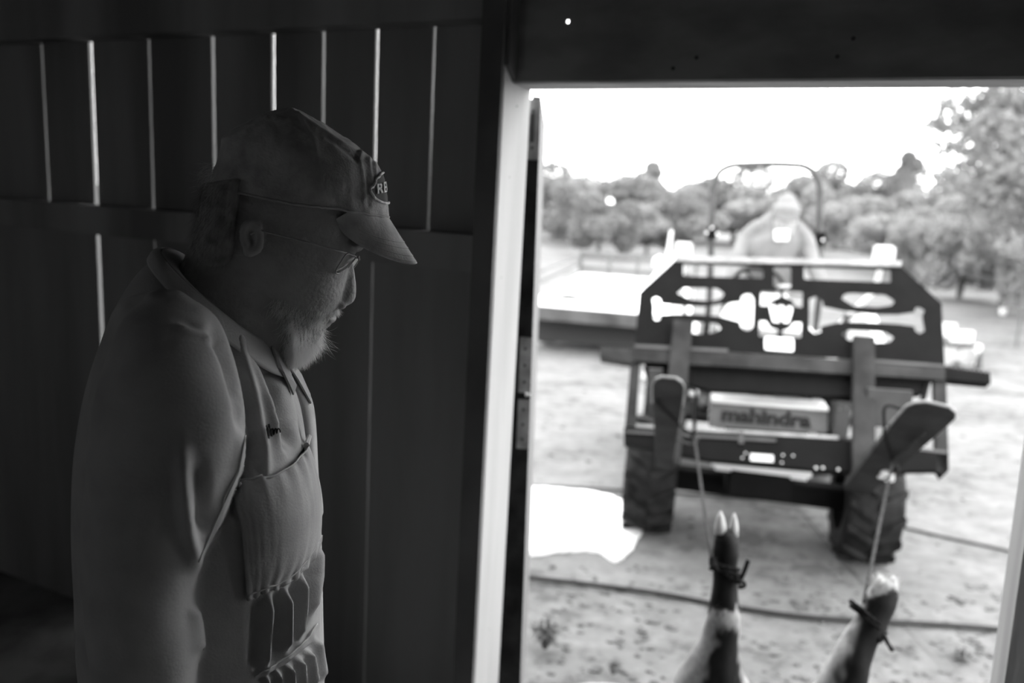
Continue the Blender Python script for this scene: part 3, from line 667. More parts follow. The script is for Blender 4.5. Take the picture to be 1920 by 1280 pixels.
for z, mm in ((.72, 'rail'), (1.0, 'rail')):
    mb = MB(); mb.prism([R_(0, LEN, z - .05), R_(Wt, LEN, z - .05), R_(Wt, LEN + .05, z - .05), R_(0, LEN + .05, z - .05)], Zd * .09); mb.build('front_rail', M[mm], tr)
for i in range(5):
    c = R_(Wt * i / 4, LEN + .02, .8); MB().box(c, dirx*.03, Lr*.03, Zd*.22).build('rail_post', M['rail'], tr)
c = onz(1067, 560, ZD); MB().tube([c, c + Zd * .05, c + Zd*.07], [.13, .15, .04], 16).build('deck_ring', M['trailer'], tr)

# low cart seen past the right of the plate
c = onz(1790, 640, .3)
ct = empty('garden_cart', [c[0], c[1], 0], 'small low cart standing on the mud to the right of the tractor', 'cart')
cx_ = nrm([1, -.05, 0]); cy_ = nrm([.05, 1, 0])
MB().box(c - cx_*.05, cx_*.2, cy_*.3, Zd*.025).build('tray', M['trailer'], ct, bevel=.01)
MB().box(c - cx_*.05 + Zd*.12 + cy_*.28, cx_*.18, cy_*.01, Zd*.1).build('side_board', M['paint_light'], ct)
MB().box(c - cx_*.05 + Zd*.12 - cy_*.28, cx_*.15, cy_*.01, Zd*.08).build('side_board', M['paint_light'], ct)
for sx in (-.2, .05):
    q = c + cx_ * sx + Zd * -.16; MB().tube([q - cy_*.3, q - cy_*.24], .13, 20).build('wheel', M['hub'], ct)
    MB().tube([q + cy_*.24, q + cy_*.3], .13, 20).build('wheel', M['hub'], ct)
for px, py, lab in ((1815, 668, 'white plastic bucket lying behind the right end of the fork step'), (1880, 576, 'white plastic tub at the far right edge of the yard')):
    c = onz(px, py + 14, 0); kq = 1. if px < 1850 else .55; bk = MB().tube([c + Zd*.0, c + Zd*.02*kq, c + Zd*.26*kq, c + Zd*.28*kq], [.10*kq, .115*kq, .14*kq, .14*kq], 20).build('bucket', M['paint_light']); tag(bk, lab, 'bucket')
c = onz(1833, 692, 0); tag(MB().tube([c, c + Zd*.1, c + Zd*.24], [.05, .04, .02], 8).build('stake', M['trailer']), 'short dark stake in the mud above the fork step end', 'stake')
c = onz(1905, 650, 0); tag(MB().tube([c, c + Zd*.5, c + Zd*1.15], .018, 8).build('fence_post', M['rail']), 'thin grey fence post at the right edge of the yard', 'post')

# ---------------------------------------------------------------- trees
def crown_mesh(name, n, shape, m, leaf=.16, seed=0, lobes=9):
    r = np.random.default_rng(seed); C = []
    for i in range(lobes):
        if shape == 'cone':
            t = (i + .5) / lobes; rr = (1 - t) * .62 + .2; a = r.uniform(0, 6.28); C.append((math.cos(a)*rr*.4, math.sin(a)*rr*.4, -.8 + 1.8*t, rr*.9, .16))
        else:
            a = r.uniform(0, 6.28); t = r.uniform(-.7, .8); rr = math.sqrt(max(0, 1 - t*t)) * .55; C.append((math.cos(a)*rr, math.sin(a)*rr, t*.75, r.uniform(.32, .5), r.uniform(.25, .4)))
    C = np.array(C); k_ = r.integers(0, len(C), n)
    d = r.normal(size=(n, 3)); d /= np.linalg.norm(d, axis=1)[:, None]; rad = r.uniform(.45, 1.0, (n, 1)) ** .5
    P = C[k_, :3] + d * rad * np.stack([C[k_, 3], C[k_, 3], C[k_, 4]], 1)
    a = r.normal(size=(n, 3)); a /= np.linalg.norm(a, axis=1)[:, None]; b = np.cross(a, r.normal(size=(n, 3))); b /= np.linalg.norm(b, axis=1)[:, None]
    s = leaf * r.uniform(.5, 1.2, (n, 1)) * .5
    V = np.stack([P - a*s, P - b*s*.55, P + a*s, P + b*s*.55], 1).reshape(-1, 3)
    me = bpy.data.meshes.new(name); me.vertices.add(4*n); me.vertices.foreach_set('co', V.ravel()); me.loops.add(4*n); me.loops.foreach_set('vertex_index', np.arange(4*n))
    me.polygons.add(n); me.polygons.foreach_set('loop_start', np.arange(0, 4*n, 4)); me.polygons.foreach_set('loop_total', np.full(n, 4)); me.update(calc_edges=True)
    me.materials.append(M[m]); return me
PROT = {}
for i, (k_, sh, m) in enumerate([('a', 'round', 'canopy_mid'), ('b', 'round', 'canopy_light'), ('c', 'round', 'canopy_dark'), ('d', 'cone', 'canopy_dark'), ('e', 'cone', 'canopy_mid')]):
    PROT[k_] = crown_mesh('crown_' + k_, 9000, sh, m, .115, 20 + i, 14 if sh == 'cone' else 10)
V, Fc = tube([[0, 0, 0], [.02, 0, .5], [0, .01, 1]], [.05, .04, .025], 8); TRK = mesh(V, Fc); TRK.materials.append(M['bark'])
TN = 0
def tree(px, ybase, ytop, wpx, dist, kind, label, group=None):
    base = dep(px, ybase, dist); top = dep(px, ytop, dist); z0 = 0.; zt2 = top[2]; w = wpx / FPX * dist
    b = np.array([base[0], base[1], 0.])
    o = empty('tree', b, label, 'tree', group); zb2 = 0.; w *= 1.55; zt2 += .9
    c = bpy.data.objects.new('crown', PROT[kind]); COL.objects.link(c); c.parent = o
    hh = (zt2 - zb2) / 2; c.location = (0, 0, zb2 + hh); c.scale = (w / 2, w / 2, hh); c.rotation_euler = (0, 0, random.uniform(0, 6.28))
    t = bpy.data.objects.new('trunk', TRK); COL.objects.link(t); t.parent = o; t.scale = (w * .6, w * .6, zt2 * .75); return o
FARL = 'hazy grey tree in the treeline across the field'
rows = [ # px, base y, top y, width px, distance, kind, label
 (1035, 480, 318, 110, 38, 'a', 'tall leafy tree at the left end of the treeline beside the door frame'),
 (1075, 480, 380, 90, 34, 'c', 'dark low tree in the dip left of the round-topped tree'), (1125, 480, 318, 120, 40, 'a', 'tall round-topped tree above the flatbed trailer'),
 (1120, 490, 405, 90, 28, 'c', 'dark shrub-like tree just behind the trailer'), (1180, 490, 340, 110, 42, 'a', 'leafy tree just right of the tall round-topped one'), (1160, 490, 420, 70, 28, 'c', 'dark low tree beyond the middle of the trailer'), (1205, 490, 345, 90, 38, 'e', 'slim pointed tree right of the round-topped one'),
 (1245, 490, 372, 100, 40, 'a', 'leafy tree above the loader control lever'), (1210, 490, 425, 80, 30, 'b', 'pale low tree behind the trailer'), (1290, 490, 345, 110, 44, 'a', 'tall leafy tree behind the dark bushy one left of the roll bar'), (1325, 490, 330, 100, 46, 'a', 'tallest leafy tree touching the left post of the roll bar'), (1290, 490, 400, 100, 30, 'c', 'dark bushy tree left of the roll bar'),
 (1370, 490, 335, 110, 44, 'c', 'dark tree behind the left roll bar post'), (1420, 490, 372, 110, 40, 'b', 'pale tree framed by the roll bar, left of the driver'), (1480, 490, 345, 90, 46, 'b', 'pale tree seen through the roll bar'), 
 (1515, 500, 315, 100, 50, 'b', 'tall pale tree at the right corner of the roll bar'), (1560, 500, 360, 90, 44, 'a', 'leafy tree just right of the roll bar'), (1535, 500, 375, 90, 34, 'b', 'pale tree behind the right post of the roll bar'), (1600, 505, 345, 110, 46, 'c', 'dark broad tree between roll bar and conifer'), (1640, 505, 350, 100, 44, 'c', 'dark leafy tree directly left of the pointed conifer'), (1680, 510, 325, 90, 42, 'd', 'dark pointed conifer right of the tractor'),
 (1720, 520, 350, 100, 38, 'a', 'leafy tree directly right of the pointed conifer'), (1650, 520, 405, 110, 28, 'b', 'pale low tree above the right lamp of the tractor'), (1740, 530, 405, 120, 24, 'b', 'pale rounded bush-like tree beyond the right plate corner'), (1790, 540, 340, 110, 28, 'a', 'tall leafy tree beneath the overhanging branches'), (1800, 545, 430, 130, 20, 'a', 'low leafy tree at the field edge right of the tractor'), (1880, 555, 395, 130, 19, 'b', 'pale leafy tree by the right door edge'),
 (1850, 540, 330, 150, 26, 'c', 'dark wide tree under the big overhanging tree'), (1940, 560, 420, 120, 17, 'a', 'leafy tree cut off by the right jamb'), (1000, 480, 330, 110, 44, 'c', 'dark tree half hidden behind the open door leaf'), (2020, 560, 300, 200, 24, 'c', 'dark tree behind the trunk of the big overhanging tree'), (1700, 520, 440, 90, 24, 'a', 'low leafy tree behind the right chamfer of the fork plate')]
for r in rows: tree(*r[:6], r[6] or FARL, 'treeline trees')
# treeline on the far left seen only as light through wall gaps is left out; big overhanging tree at top right
big = empty('tree', [*dep(2080, 560, 16)[:2], 0], 'big broadleaf tree overhanging the yard at the top right', 'tree')
bb = dep(2080, 560, 16); b0 = np.array([bb[0], bb[1], 0])
MB().tube([b0, b0 + [0, 0, 2.5], b0 + [.2, 0, 6]], [.3, .24, .12], 12).build('trunk', M['bark'], big)
r = np.random.default_rng(5); LV = []; nl = 0
brs = [((1905, 215), (1835, 195)), ((1900, 260), (1790, 228)), ((1930, 250), (1745, 232)), ((1950, 300), (1770, 275)), ((1950, 290), (1830, 250)), ((1990, 360), (1800, 320)), ((1990, 400), (1750, 330)), ((1960, 340), (1850, 300)), ((2000, 430), (1830, 380)), ((1980, 190), (1880, 175)), ((2000, 330), (1890, 330)), ((2000, 380), (1860, 360)), ((2000, 450), (1880, 430)), ((1960, 240), (1850, 225)), ((1990, 480), (1900, 460)), ((1960, 205), (1760, 200)), ((1995, 395), (1800, 345)), ((1960, 130), (1800, 150)), ((1960, 90), (1850, 110))]
P = []
mbb = MB()
for (a, b) in brs:
    d1, d2 = 15.5 + r.uniform(-.8, .8), 13 + r.uniform(-1, 1); p1, p2 = dep(*a, d1), dep(*b, d2); L = np.linalg.norm(p2 - p1)
    mbb.tube([b0 + [0, 0, min(p1[2], 5.5)], p1, (p1+p2)/2 + Zd*.1, p2], [.08, .04, .025, .008], 6)
    n = int(110 * L); t = r.uniform(-.3, 1.05, (n, 1)); P.append(p1 + (p2 - p1) * t + r.normal(0, 1, (n, 3)) * [.24, .24, .13] * (1.25 - t*.7))
for _ in range(20):
    c = dep(r.uniform(1850, 2150), r.uniform(60, 500), r.uniform(14.5, 18)); n = 170; P.append(c + r.normal(0, 1, (n, 3)) * [.45, .45, .3])
P = np.concatenate(P); n = len(P)
a = r.normal(size=(n, 3)); a /= np.linalg.norm(a, axis=1)[:, None]; b = np.cross(a, r.normal(size=(n, 3))); b /= np.linalg.norm(b, axis=1)[:, None]; s = r.uniform(.05, .10, (n, 1))
V = np.stack([P - a*s, P - b*s*.6, P + a*s, P + b*s*.6], 1).reshape(-1, 3)
me = bpy.data.meshes.new('leaves'); me.vertices.add(4*n); me.vertices.foreach_set('co', V.ravel()); me.loops.add(4*n); me.loops.foreach_set('vertex_index', np.arange(4*n)); me.polygons.add(n); me.polygons.foreach_set('loop_start', np.arange(0, 4*n, 4)); me.polygons.foreach_set('loop_total', np.full(n, 4)); me.update(calc_edges=True)
lv = link('foliage', me, M['canopy_dark'], big); lv['kind'] = 'stuff'
mbb.build('branches', M['bark'], big)
# ---------------------------------------------------------------- the man in the cap
az = math.radians(13.0); MD = np.array([math.cos(az), math.sin(az), 0]); ML = np.array([-math.sin(az), math.cos(az), 0])   # facing, far side
MP0 = dep(560, 600, 1.06)
def sag(px, py, off=0.): return onpl(px, py, MP0 + ML * off, ML)
def ringloft(st, n=64, sub=6, capends=True):
    # station: (Fpx, Fpy, Bpx, Bpy, near half width, far half width, exponent[, offset])
    R = []
    for s in st:
        off = s[7] if len(s) > 7 else 0.
        R.append(np.concatenate([sag(s[0], s[1], off), sag(s[2], s[3], off), [s[4], s[5], s[6]]]))
    A = catmull(R, sub); V = []; ph = np.arange(n) * 2 * np.pi / n; c, s_ = np.cos(ph), np.sin(ph)
    for q in A:
        F_, B_, wn_, wf_, e = q[:3], q[3:6], q[6], q[7], 2 / q[8]
        cen = (F_ + B_) / 2; a = (F_ - B_) / 2; cc = np.sign(c) * np.abs(c) ** e; ss = np.sign(s_) * np.abs(s_) ** e
        V.append(cen + cc[:, None] * a + (ss * np.where(ss > 0, wf_, wn_))[:, None] * ML)
    m = len(V); V = np.concatenate(V)
    Fc = [[i*n + j, i*n + (j+1) % n, (i+1)*n + (j+1) % n, (i+1)*n + j] for i in range(m-1) for j in range(n)]
    if capends: Fc += [list(range(n))[::-1], [(m-1)*n + j for j in range(n)]]
    return V, Fc
def blob(px, py, off, r, sx=1, sy=1, sz=1):
    bm = bmesh.new(); bmesh.ops.create_icosphere(bm, subdivisions=3, radius=r); V = np.array([v.co[:] for v in bm.verts]) * [sx, sy, sz]; Fc = [[v.index for v in f.verts] for f in bm.faces]; bm.free()
    return V[:, :1] * MD + V[:, 1:2] * ML + V[:, 2:] * Zd + sag(px, py, off), Fc
foot = sag(420, 1280); foot = np.array([foot[0], foot[1], FLOOR])
man = empty('person', foot, 'bearded man in cap, glasses and grey coverall looking down inside the barn', 'person')
head = [(560, 232, 545, 222, .02, .02, 2.2), (640, 275, 470, 235, .058, .058, 2.3), (688, 325, 440, 262, .072, .072, 2.4), (698, 385, 418, 300, .076, .076, 2.4), (690, 430, 404, 330, .076, .076, 2.4),
        (678, 458, 396, 352, .075, .075, 2.4), (660, 486, 388, 380, .072, .072, 2.3), (650, 520, 384, 410, .069, .069, 2.3), (642, 556, 384, 445, .066, .066, 2.3), (630, 583, 390, 480, .061, .061, 2.2),
        (616, 604, 404, 515, .056, .056, 2.2), (604, 626, 420, 548, .05, .05, 2.2), (588, 650, 440, 580, .042, .042, 2.2), (565, 662, 470, 605, .03, .03, 2.2), (540, 664, 500, 625, .015, .015, 2)]
neck = [(600, 560, 372, 400, .058, .058, 2.2), (560, 620, 358, 450, .06, .06, 2.2), (540, 680, 338, 500, .066, .066, 2.2), (535, 750, 300, 560, .09, .09, 2.2)]
nose = [(660, 478, 630, 478, .006, .006, 2), (663, 498, 628, 500, .008, .008, 2), (667, 525, 625, 525, .010, .010, 2), (668, 548, 622, 548, .013, .013, 2), (664, 564, 622, 562, .015, .015, 2), (652, 572, 624, 571, .014, .014, 2), (642, 574, 630, 574, .009, .009, 2)]
parts = [ringloft(head), ringloft(neck), ringloft(nose, 24)]
for sd in (-1, 1):
    parts += [blob(664, 458, sd*.026, .017, .8, 1.8, .6), blob(640, 571, sd*.0125, .007)]   # brow, cheekbone, nostril wing
parts += [blob(617, 596, 0, .011, .9, 2.2, .6), blob(606, 606, 0, .011, .9, 2.0, .6)]                                               # lips
for sd in (-1, 1):                                                                                                                     # ears
    for i in range(14):
        a = 5.4 * i / 13 - .6; parts.append(blob(472 + 15*math.cos(a) + 3*math.sin(a), 445 + 26*math.sin(a), sd * .083, .0055))
    parts.append(blob(474, 440, sd*.078, .016, .8, .35, 1.2)); parts.append(blob(468, 470, sd*.08, .008))
# hands, hanging at the ends of the sleeves
def mirror(p): d = p - MP0; return p - 2 * ML * (d @ ML)
def hand(mir):
    w = sag(372, 1640, -.2); out = []
    f = (lambda p: mirror(p)) if mir else (lambda p: p)
    palm = [L4(f(w + Zd*.04), .026), L4(f(w - Zd*.02), .03), L4(f(w - Zd*.07 + MD*.005), .033)]
    out.append(limb(palm))
    for i, (dx, l) in enumerate(((.026, .075), (.009, .085), (-.008, .08), (-.024, .062))):
        b = w - Zd*.085 + MD * dx; out.append(limb([L4(f(b + Zd*.02), .0105), L4(f(b - Zd*l*.4 + ML*.004), .0095), L4(f(b - Zd*l*.75 + ML*.016), .0085), L4(f(b - Zd*l + ML*.03), .0075)], 4, 10))
    out.append(limb([L4(f(w - Zd*.02 + MD*.02), .013), L4(f(w - Zd*.05 + MD*.042 + ML*.012), .012), L4(f(w - Zd*.085 + MD*.046 + ML*.024), .0095)], 4, 10)); return out
arms_in = []
for mir in (0, 1):
    f = mirror if mir else (lambda p: p)
    arms_in.append(limb([L4(sag(400, 740, 0), .03), L4(f(sag(330, 720, -.13)), .03), L4(f(sag(290, 900, -.18)), .03), L4(f(sag(270, 1150, -.2)), .03), L4(f(sag(330, 1450, -.2)), .028), L4(f(sag(372, 1600, -.2)), .027)], 6, 16))
core = ringloft([(530, 740, 300, 560, .08, .08, 2.2), (540, 860, 200, 760, .13, .13, 2.4), (560, 1060, 190, 1060, .14, .14, 2.4), (560, 1300, 220, 1320, .14, .14, 2.4), (540, 1500, 240, 1500, .13, .13, 2.4)], 32)
bod = union(parts + arms_in + hand(0) + hand(1) + [core], .0026, 3, 'body')
link('body', bod, M['skin'], man, True)
# coverall: torso, two sleeves, legs, in one surface with its folds
FY = lambda s: s
torso = [(520, 660, 300, 480, .075, .075, 2.2), (538, 690, 262, 510, .105, .105, 2.2), (556, 730, 222, 580, .150, .150, 2.3), (574, 790, 185, 680, .178, .175, 2.4), (588, 860, 165, 800, .188, .182, 2.5), (597, 950, 158, 930, .188, .185, 2.5),
         (600, 1050, 158, 1060, .185, .185, 2.4), (602, 1150, 162, 1180, .182, .182, 2.4), (606, 1230, 170, 1270, .184, .184, 2.4), (608, 1300, 170, 1340, .186, .186, 2.4), (600, 1420, 150, 1450, .19, .19, 2.4), (585, 1600, 170, 1620, .18, .18, 2.4)]
sleeve = [(335, 556, 285, 558, .03, .05, 2.2, -.10), (392, 588, 232, 598, .055, .06, 2.2, -.135), (428, 645, 196, 690, .068, .06, 2.2, -.16), (452, 720, 178, 780, .07, .06, 2.3, -.172), (461, 790, 168, 860, .07, .06, 2.3, -.18), (452, 860, 160, 930, .068, .06, 2.2, -.185),
          (420, 940, 155, 1000, .064, .058, 2.2, -.19), (388, 1020, 155, 1070, .06, .056, 2.2, -.195), (368, 1090, 158, 1130, .056, .055, 2.2, -.2), (366, 1160, 165, 1190, .054, .053, 2.2, -.2), (372, 1220, 172, 1240, .052, .052, 2.2, -.2), (364, 1290, 182, 1300, .05, .05, 2.2, -.2),
          (378, 1400, 215, 1400, .046, .046, 2.2, -.2), (395, 1500, 262, 1500, .04, .04, 2.2, -.2), (400, 1600, 300, 1600, .034, .034, 2.2, -.2)]
sv, sf = ringloft(sleeve, 48)
sv2 = sv - 2 * ((sv - MP0) @ ML)[:, None] * ML; sf2 = [q[::-1] for q in sf]
hipz = sag(400, 1600)[2]
leg_parts = []
hc = sag(385, 1560)
for sd in (-1, 1):
    c = np.array([hc[0], hc[1], 0]) + ML * sd * .095
    leg_parts.append(limb([L4(c + Zd * (hipz + .02), .115), L4(c + Zd * (hipz - .15) + MD*.01, .105), L4(c + Zd * (FLOOR + .52) + MD*.02, .085), L4(c + Zd * (FLOOR + .3), .075), L4(c + Zd * (FLOOR + .12) - MD*.01, .07)], 6, 24))
cov = union([ringloft(torso, 96), (sv, sf), (sv2, sf2)] + leg_parts, .0036, 5, 'coverall')
V = getv(cov); N = getn(cov)
def seg_dist(P2, a, b):
    a, b = np.array(a, float), np.array(b, float); ab = b - a; t = np.clip(((P2 - a) @ ab) / (ab @ ab), 0, 1); return np.linalg.norm(P2 - a - t[:, None] * ab, axis=1), t
def folds(V, N, lst, near=True):
    for _ in range(1):
        pp = project(V); view = CP - V; view /= np.linalg.norm(view, axis=1)[:, None]; vis = np.clip((N * view).sum(1) * 4 + .4, 0, 1)
        H = np.zeros(len(V))
        for pts, amp, wd in lst:
            tot = sum(math.dist(pts[i], pts[i+1]) for i in range(len(pts)-1)); acc = 0; best = np.full(len(V), 1e9); tt = np.zeros(len(V))
            for a, b in zip(pts[:-1], pts[1:]):
                d, t = seg_dist(pp, a, b); l = math.dist(a, b); m = d < best; best[m] = d[m]; tt[m] = (acc + t[m] * l) / tot; acc += l
            H += amp * 1.35 * np.exp(-(best / wd) ** 2) * np.clip(np.minimum(tt, 1 - tt) * 5, .15, 1) * (best < 4 * wd)
        V += N * (H * vis)[:, None]
    return V
fl = [ # ridges and valleys of the cloth (picture-plane traces, projected on the near side of the body)
 ([(400, 585), (440, 650), (470, 740), (488, 830), (498, 905)], .009, 12), ([(420, 590), (465, 660), (505, 760), (528, 850)], .007, 10), ([(455, 620), (500, 690), (538, 780), (556, 850)], -.020, 14), ([(556, 700), (576, 780), (584, 850)], -.012, 9),
 ([(470, 640), (525, 730), (550, 800), (566, 850)], .009, 10), ([(395, 590), (430, 660), (455, 750), (466, 840)], -.012, 11), ([(480, 850), (490, 905)], -.004, 6), ([(512, 760), (540, 850)], -.006, 6),
 ([(455, 715), (464, 800), (444, 885), (405, 975), (370, 1055)], .006, 9), ([(478, 800), (466, 880), (430, 980)], -.012, 14),
 ([(344, 820), (344, 900), (352, 1000), (366, 1085)], .008, 14), ([(372, 860), (378, 940), (380, 1010)], -.008, 14), ([(205, 600), (250, 566), (310, 552), (370, 570)], .006, 7), ([(330, 600), (400, 625), (440, 690)], -.004, 8),
 ([(504, 1105), (500, 1170), (494, 1260)], .010, 7), ([(520, 1100), (517, 1180), (512, 1250)], -.006, 8), ([(533, 1098), (533, 1160), (532, 1225)], .011, 7), ([(548, 1092), (548, 1160), (548, 1210)], -.007, 7),
 ([(562, 1070), (560, 1140), (555, 1205)], .010, 6), ([(592, 1010), (590, 1080), (578, 1160)], .009, 6), ([(577, 1050), (574, 1120), (566, 1180)], -.006, 6), ([(480, 1110), (478, 1180), (472, 1260)], -.005, 10),
 ([(478, 1268), (530, 1238), (575, 1200), (592, 1165)], .006, 5), ([(470, 1285), (530, 1252), (580, 1212), (598, 1180)], -.005, 5),
 ([(500, 1262), (497, 1300)], .008, 5), ([(520, 1252), (519, 1300)], .008, 5), ([(540, 1242), (543, 1300)], .009, 5), ([(558, 1228), (564, 1300)], .009, 5), ([(574, 1212), (588, 1290)], .009, 5), ([(590, 1190), (604, 1280)], .009, 5),
 ([(358, 1130), (366, 1170), (372, 1230)], .006, 8), ([(420, 640), (380, 620), (320, 610)], .004, 8)]
V = folds(V, N, fl)
from mathutils import noise as mn
nzv = np.array([mn.noise(Vector((p[0]*14, p[1]*14, p[2]*7))) for p in V]); V += N * (nzv * .0028)[:, None]
setv(cov, V)
cvo = link('coverall', cov, M['cloth'], man, True)
bvh = BVHTree.FromPolygons([tuple(v) for v in V], [tuple(p.vertices) for p in cov.polygons])
def hit(px, py, off=0.):
    d = ray(px, py); d = d / np.linalg.norm(d); h, n_, _, _ = bvh.ray_cast(Vector(CP), Vector(d))
    if h is None: return None, None
    h = np.array(h); n_ = np.array(n_); n_ = n_ if n_ @ d < 0 else -n_
    return h + n_ * off, n_
def trace(pts, r, m, name, off=.001, step=4, dash=0):
    P = []; acc = 0
    for a, b in zip(pts[:-1], pts[1:]):
        k_ = max(1, int(math.dist(a, b) / step))
        for i in range(k_): t = i / k_; q, _ = hit(a[0] + (b[0]-a[0])*t, a[1] + (b[1]-a[1])*t, off); P.append(q)
    mb = MB(); run = []; c = 0
    for i, q in enumerate(P + [None]):
        if q is None or (run and np.linalg.norm(q - run[-1]) > .02):
            if len(run) > 2: mb.tube(run, r, 6); c += 1
            run = [] if q is None else [q]
        else: run.append(q)
    return mb.build(name, M[m], cvo, smooth=True) if c else None
def curvepts(pts, sub=6): return [tuple(p) for p in catmull(np.array(pts, float), sub)]
# chest pocket: puffed patch of cloth with gathered mouth
top = curvepts([(446, 902), (470, 899), (505, 890), (540, 872), (560, 852), (571, 832)]); bot = curvepts([(462, 1122), (485, 1112), (510, 1104), (540, 1088), (565, 1062), (590, 1025)])
nu, nv_ = 44, 50; G = np.full((nv_, nu, 3), np.nan)
for j in range(nv_):
    v_ = j / (nv_ - 1)
    for i in range(nu):
        u_ = i / (nu - 1); a = np.array(top[int(u_ * (len(top)-1))]); b = np.array(bot[int(u_ * (len(bot)-1))])
        right_b = 10 * math.sin(v_ * math.pi) * u_ + 8 * u_ * v_
        p = a + (b - a) * v_ + [right_b, 0]
        puff = .004 + .013 * math.sin(min(1, v_ * 1.1) * math.pi) ** .6 * math.sin(u_ * math.pi * .9 + .2) + .002 * math.sin(u_ * 44) * math.exp(-v_ * 9) + .0025 * math.sin(u_ * 50) * math.exp(-(1-v_) * 9)
        h, n_ = hit(p[0], p[1], puff)
        if h is not None: G[j, i] = h
ok = ~np.isnan(G[..., 0]); idx = -np.ones(ok.shape, int); idx[ok] = np.arange(ok.sum())
dd = np.linalg.norm(G, axis=2)
Fc = []
for j in range(nv_-1):
    for i in range(nu-1):
        q = [(j, i), (j, i+1), (j+1, i+1), (j+1, i)]
        if all(ok[a] for a in q) and max(np.linalg.norm(G[q[0]] - G[a]) for a in q[1:]) < .08: Fc.append([idx[a] for a in q])
pk = link('chest_pocket', mesh(G[ok], Fc), M['cloth'], cvo, True)
sd_ = pk.modifiers.new('s', 'SMOOTH'); sd_.iterations = 2; so = pk.modifiers.new('t', 'SOLIDIFY'); so.thickness = .003; so.offset = 0
trace(top, .0011, 'stitch', 'pocket_hem', .007, 3); trace([(a, b - 10) for a, b in bot], .0011, 'stitch', 'pocket_seam', .006, 3); trace(bot, .0009, 'stitch', 'pocket_seam', .004, 3)
V, Fc = tube([hit(566, 836, .006)[0], hit(571, 831, .008)[0] + Zd*.004], .0035, 8); MB().add(V, Fc).build('pocket_tack', M['stitch'], cvo)
trace([(476, 1266), (510, 1250), (545, 1228), (575, 1198), (592, 1168)], .0012, 'stitch', 'waist_seam', .003, 3)
trace([(462, 800), (446, 884), (405, 975), (370, 1056)], .0008, 'stitch', 'armhole_seam', .001, 4)
trace([(444, 884), (420, 930), (415, 960)], .0006, 'stitch', 'armhole_seam', .001, 4)
# name embroidered on the chest: looping dark thread, not legible in the photograph
nm = [(497, 798), (499, 812), (502, 822), (500, 806), (503, 795), (505, 808), (508, 818), (507, 806), (511, 804), (512, 815), (514, 806), (517, 803), (518, 812), (520, 803), (523, 806), (524, 812)]
trace(curvepts(nm, 4), .0008, 'thread_dark', 'name_embroidery', .0015, 1.5)
# placket edge and collar on the far half of the chest
P = [sag(a, b, .02) for a, b in ((541, 668), (560, 700), (585, 748), (593, 800), (597, 880), (602, 960), (604, 1060), (606, 1150), (608, 1240), (607, 1300))]
Pn = [sag(a, b, .0) for a, b in ((530, 676), (548, 706), (566, 750), (576, 800), (586, 880), (596, 960), (599, 1060), (601, 1150), (603, 1240), (602, 1300))]
P = catmull(P, 6); Pn = catmull(Pn, 6); n = len(P); V = np.vstack([P, Pn, P - MD*.004, Pn - MD*.004]);
Fc = [[i, i+1, n+i+1, n+i] for i in range(n-1)] + [[2*n+i, 3*n+i, 3*n+i+1, 2*n+i+1] for i in range(n-1)] + [[i, 2*n+i, 2*n+i+1, i+1] for i in range(n-1)] + [[n+i, n+i+1, 3*n+i+1, 3*n+i] for i in range(n-1)]
link('placket', mesh(V, Fc), M['cloth'], cvo, True)
col = [(534, 672, 335, 498, .072, .072, 2.2), (522, 655, 322, 480, .076, .076, 2.2), (516, 640, 306, 468, .082, .082, 2.2)]
V, Fc = ringloft(col, 64, 4, False); cl = link('collar', mesh(V, Fc), M['cloth'], cvo, True); so = cl.modifiers.new('t', 'SOLIDIFY'); so.thickness = .003
V2, Fc2 = ringloft([(516, 640, 306, 468, .082, .082, 2.2), (528, 662, 292, 470, .092, .092, 2.2), (545, 700, 284, 482, .104, .104, 2.2)], 64, 4, False)
cl = link('collar_fold', mesh(V2, Fc2), M['cloth'], cvo, True); so = cl.modifiers.new('t', 'SOLIDIFY'); so.thickness = .0025
def flap(pts, offs):
    P = [sag(a, b, o_) for (a, b), o_ in zip(pts, offs)]
    mb = MB(); mb.prism(P, MD * -.003 + ML * .002); return mb.build('collar_point', M['cloth'], cvo, bevel=.001)
flap([(512, 648), (520, 690), (531, 697), (552, 742), (558, 722), (540, 690), (530, 668)], [-.05, -.058, -.056, -.045, -.035, -.03, -.03])
flap([(532, 668), (546, 690), (560, 712), (585, 758), (583, 738), (566, 700), (548, 676)], [-.012, -.012, -.004, .012, .02, .02, .012])
# boots
for sd in (-1, 1):
    c = np.array([hc[0], hc[1], FLOOR]) + ML * sd * .1
    b1 = union([limb([L4(c + Zd*.2, .052), L4(c + Zd*.07, .05)]), limb([L4(c + Zd*.045 - MD*.04, .043), L4(c + Zd*.05 + MD*.06, .046), L4(c + Zd*.04 + MD*.17, .038)])], .006, 3); vv = getv(b1); vv[:, 2] = np.maximum(vv[:, 2], FLOOR + .002); setv(b1, vv)
    link('boot', b1, M['boot'], man, True)
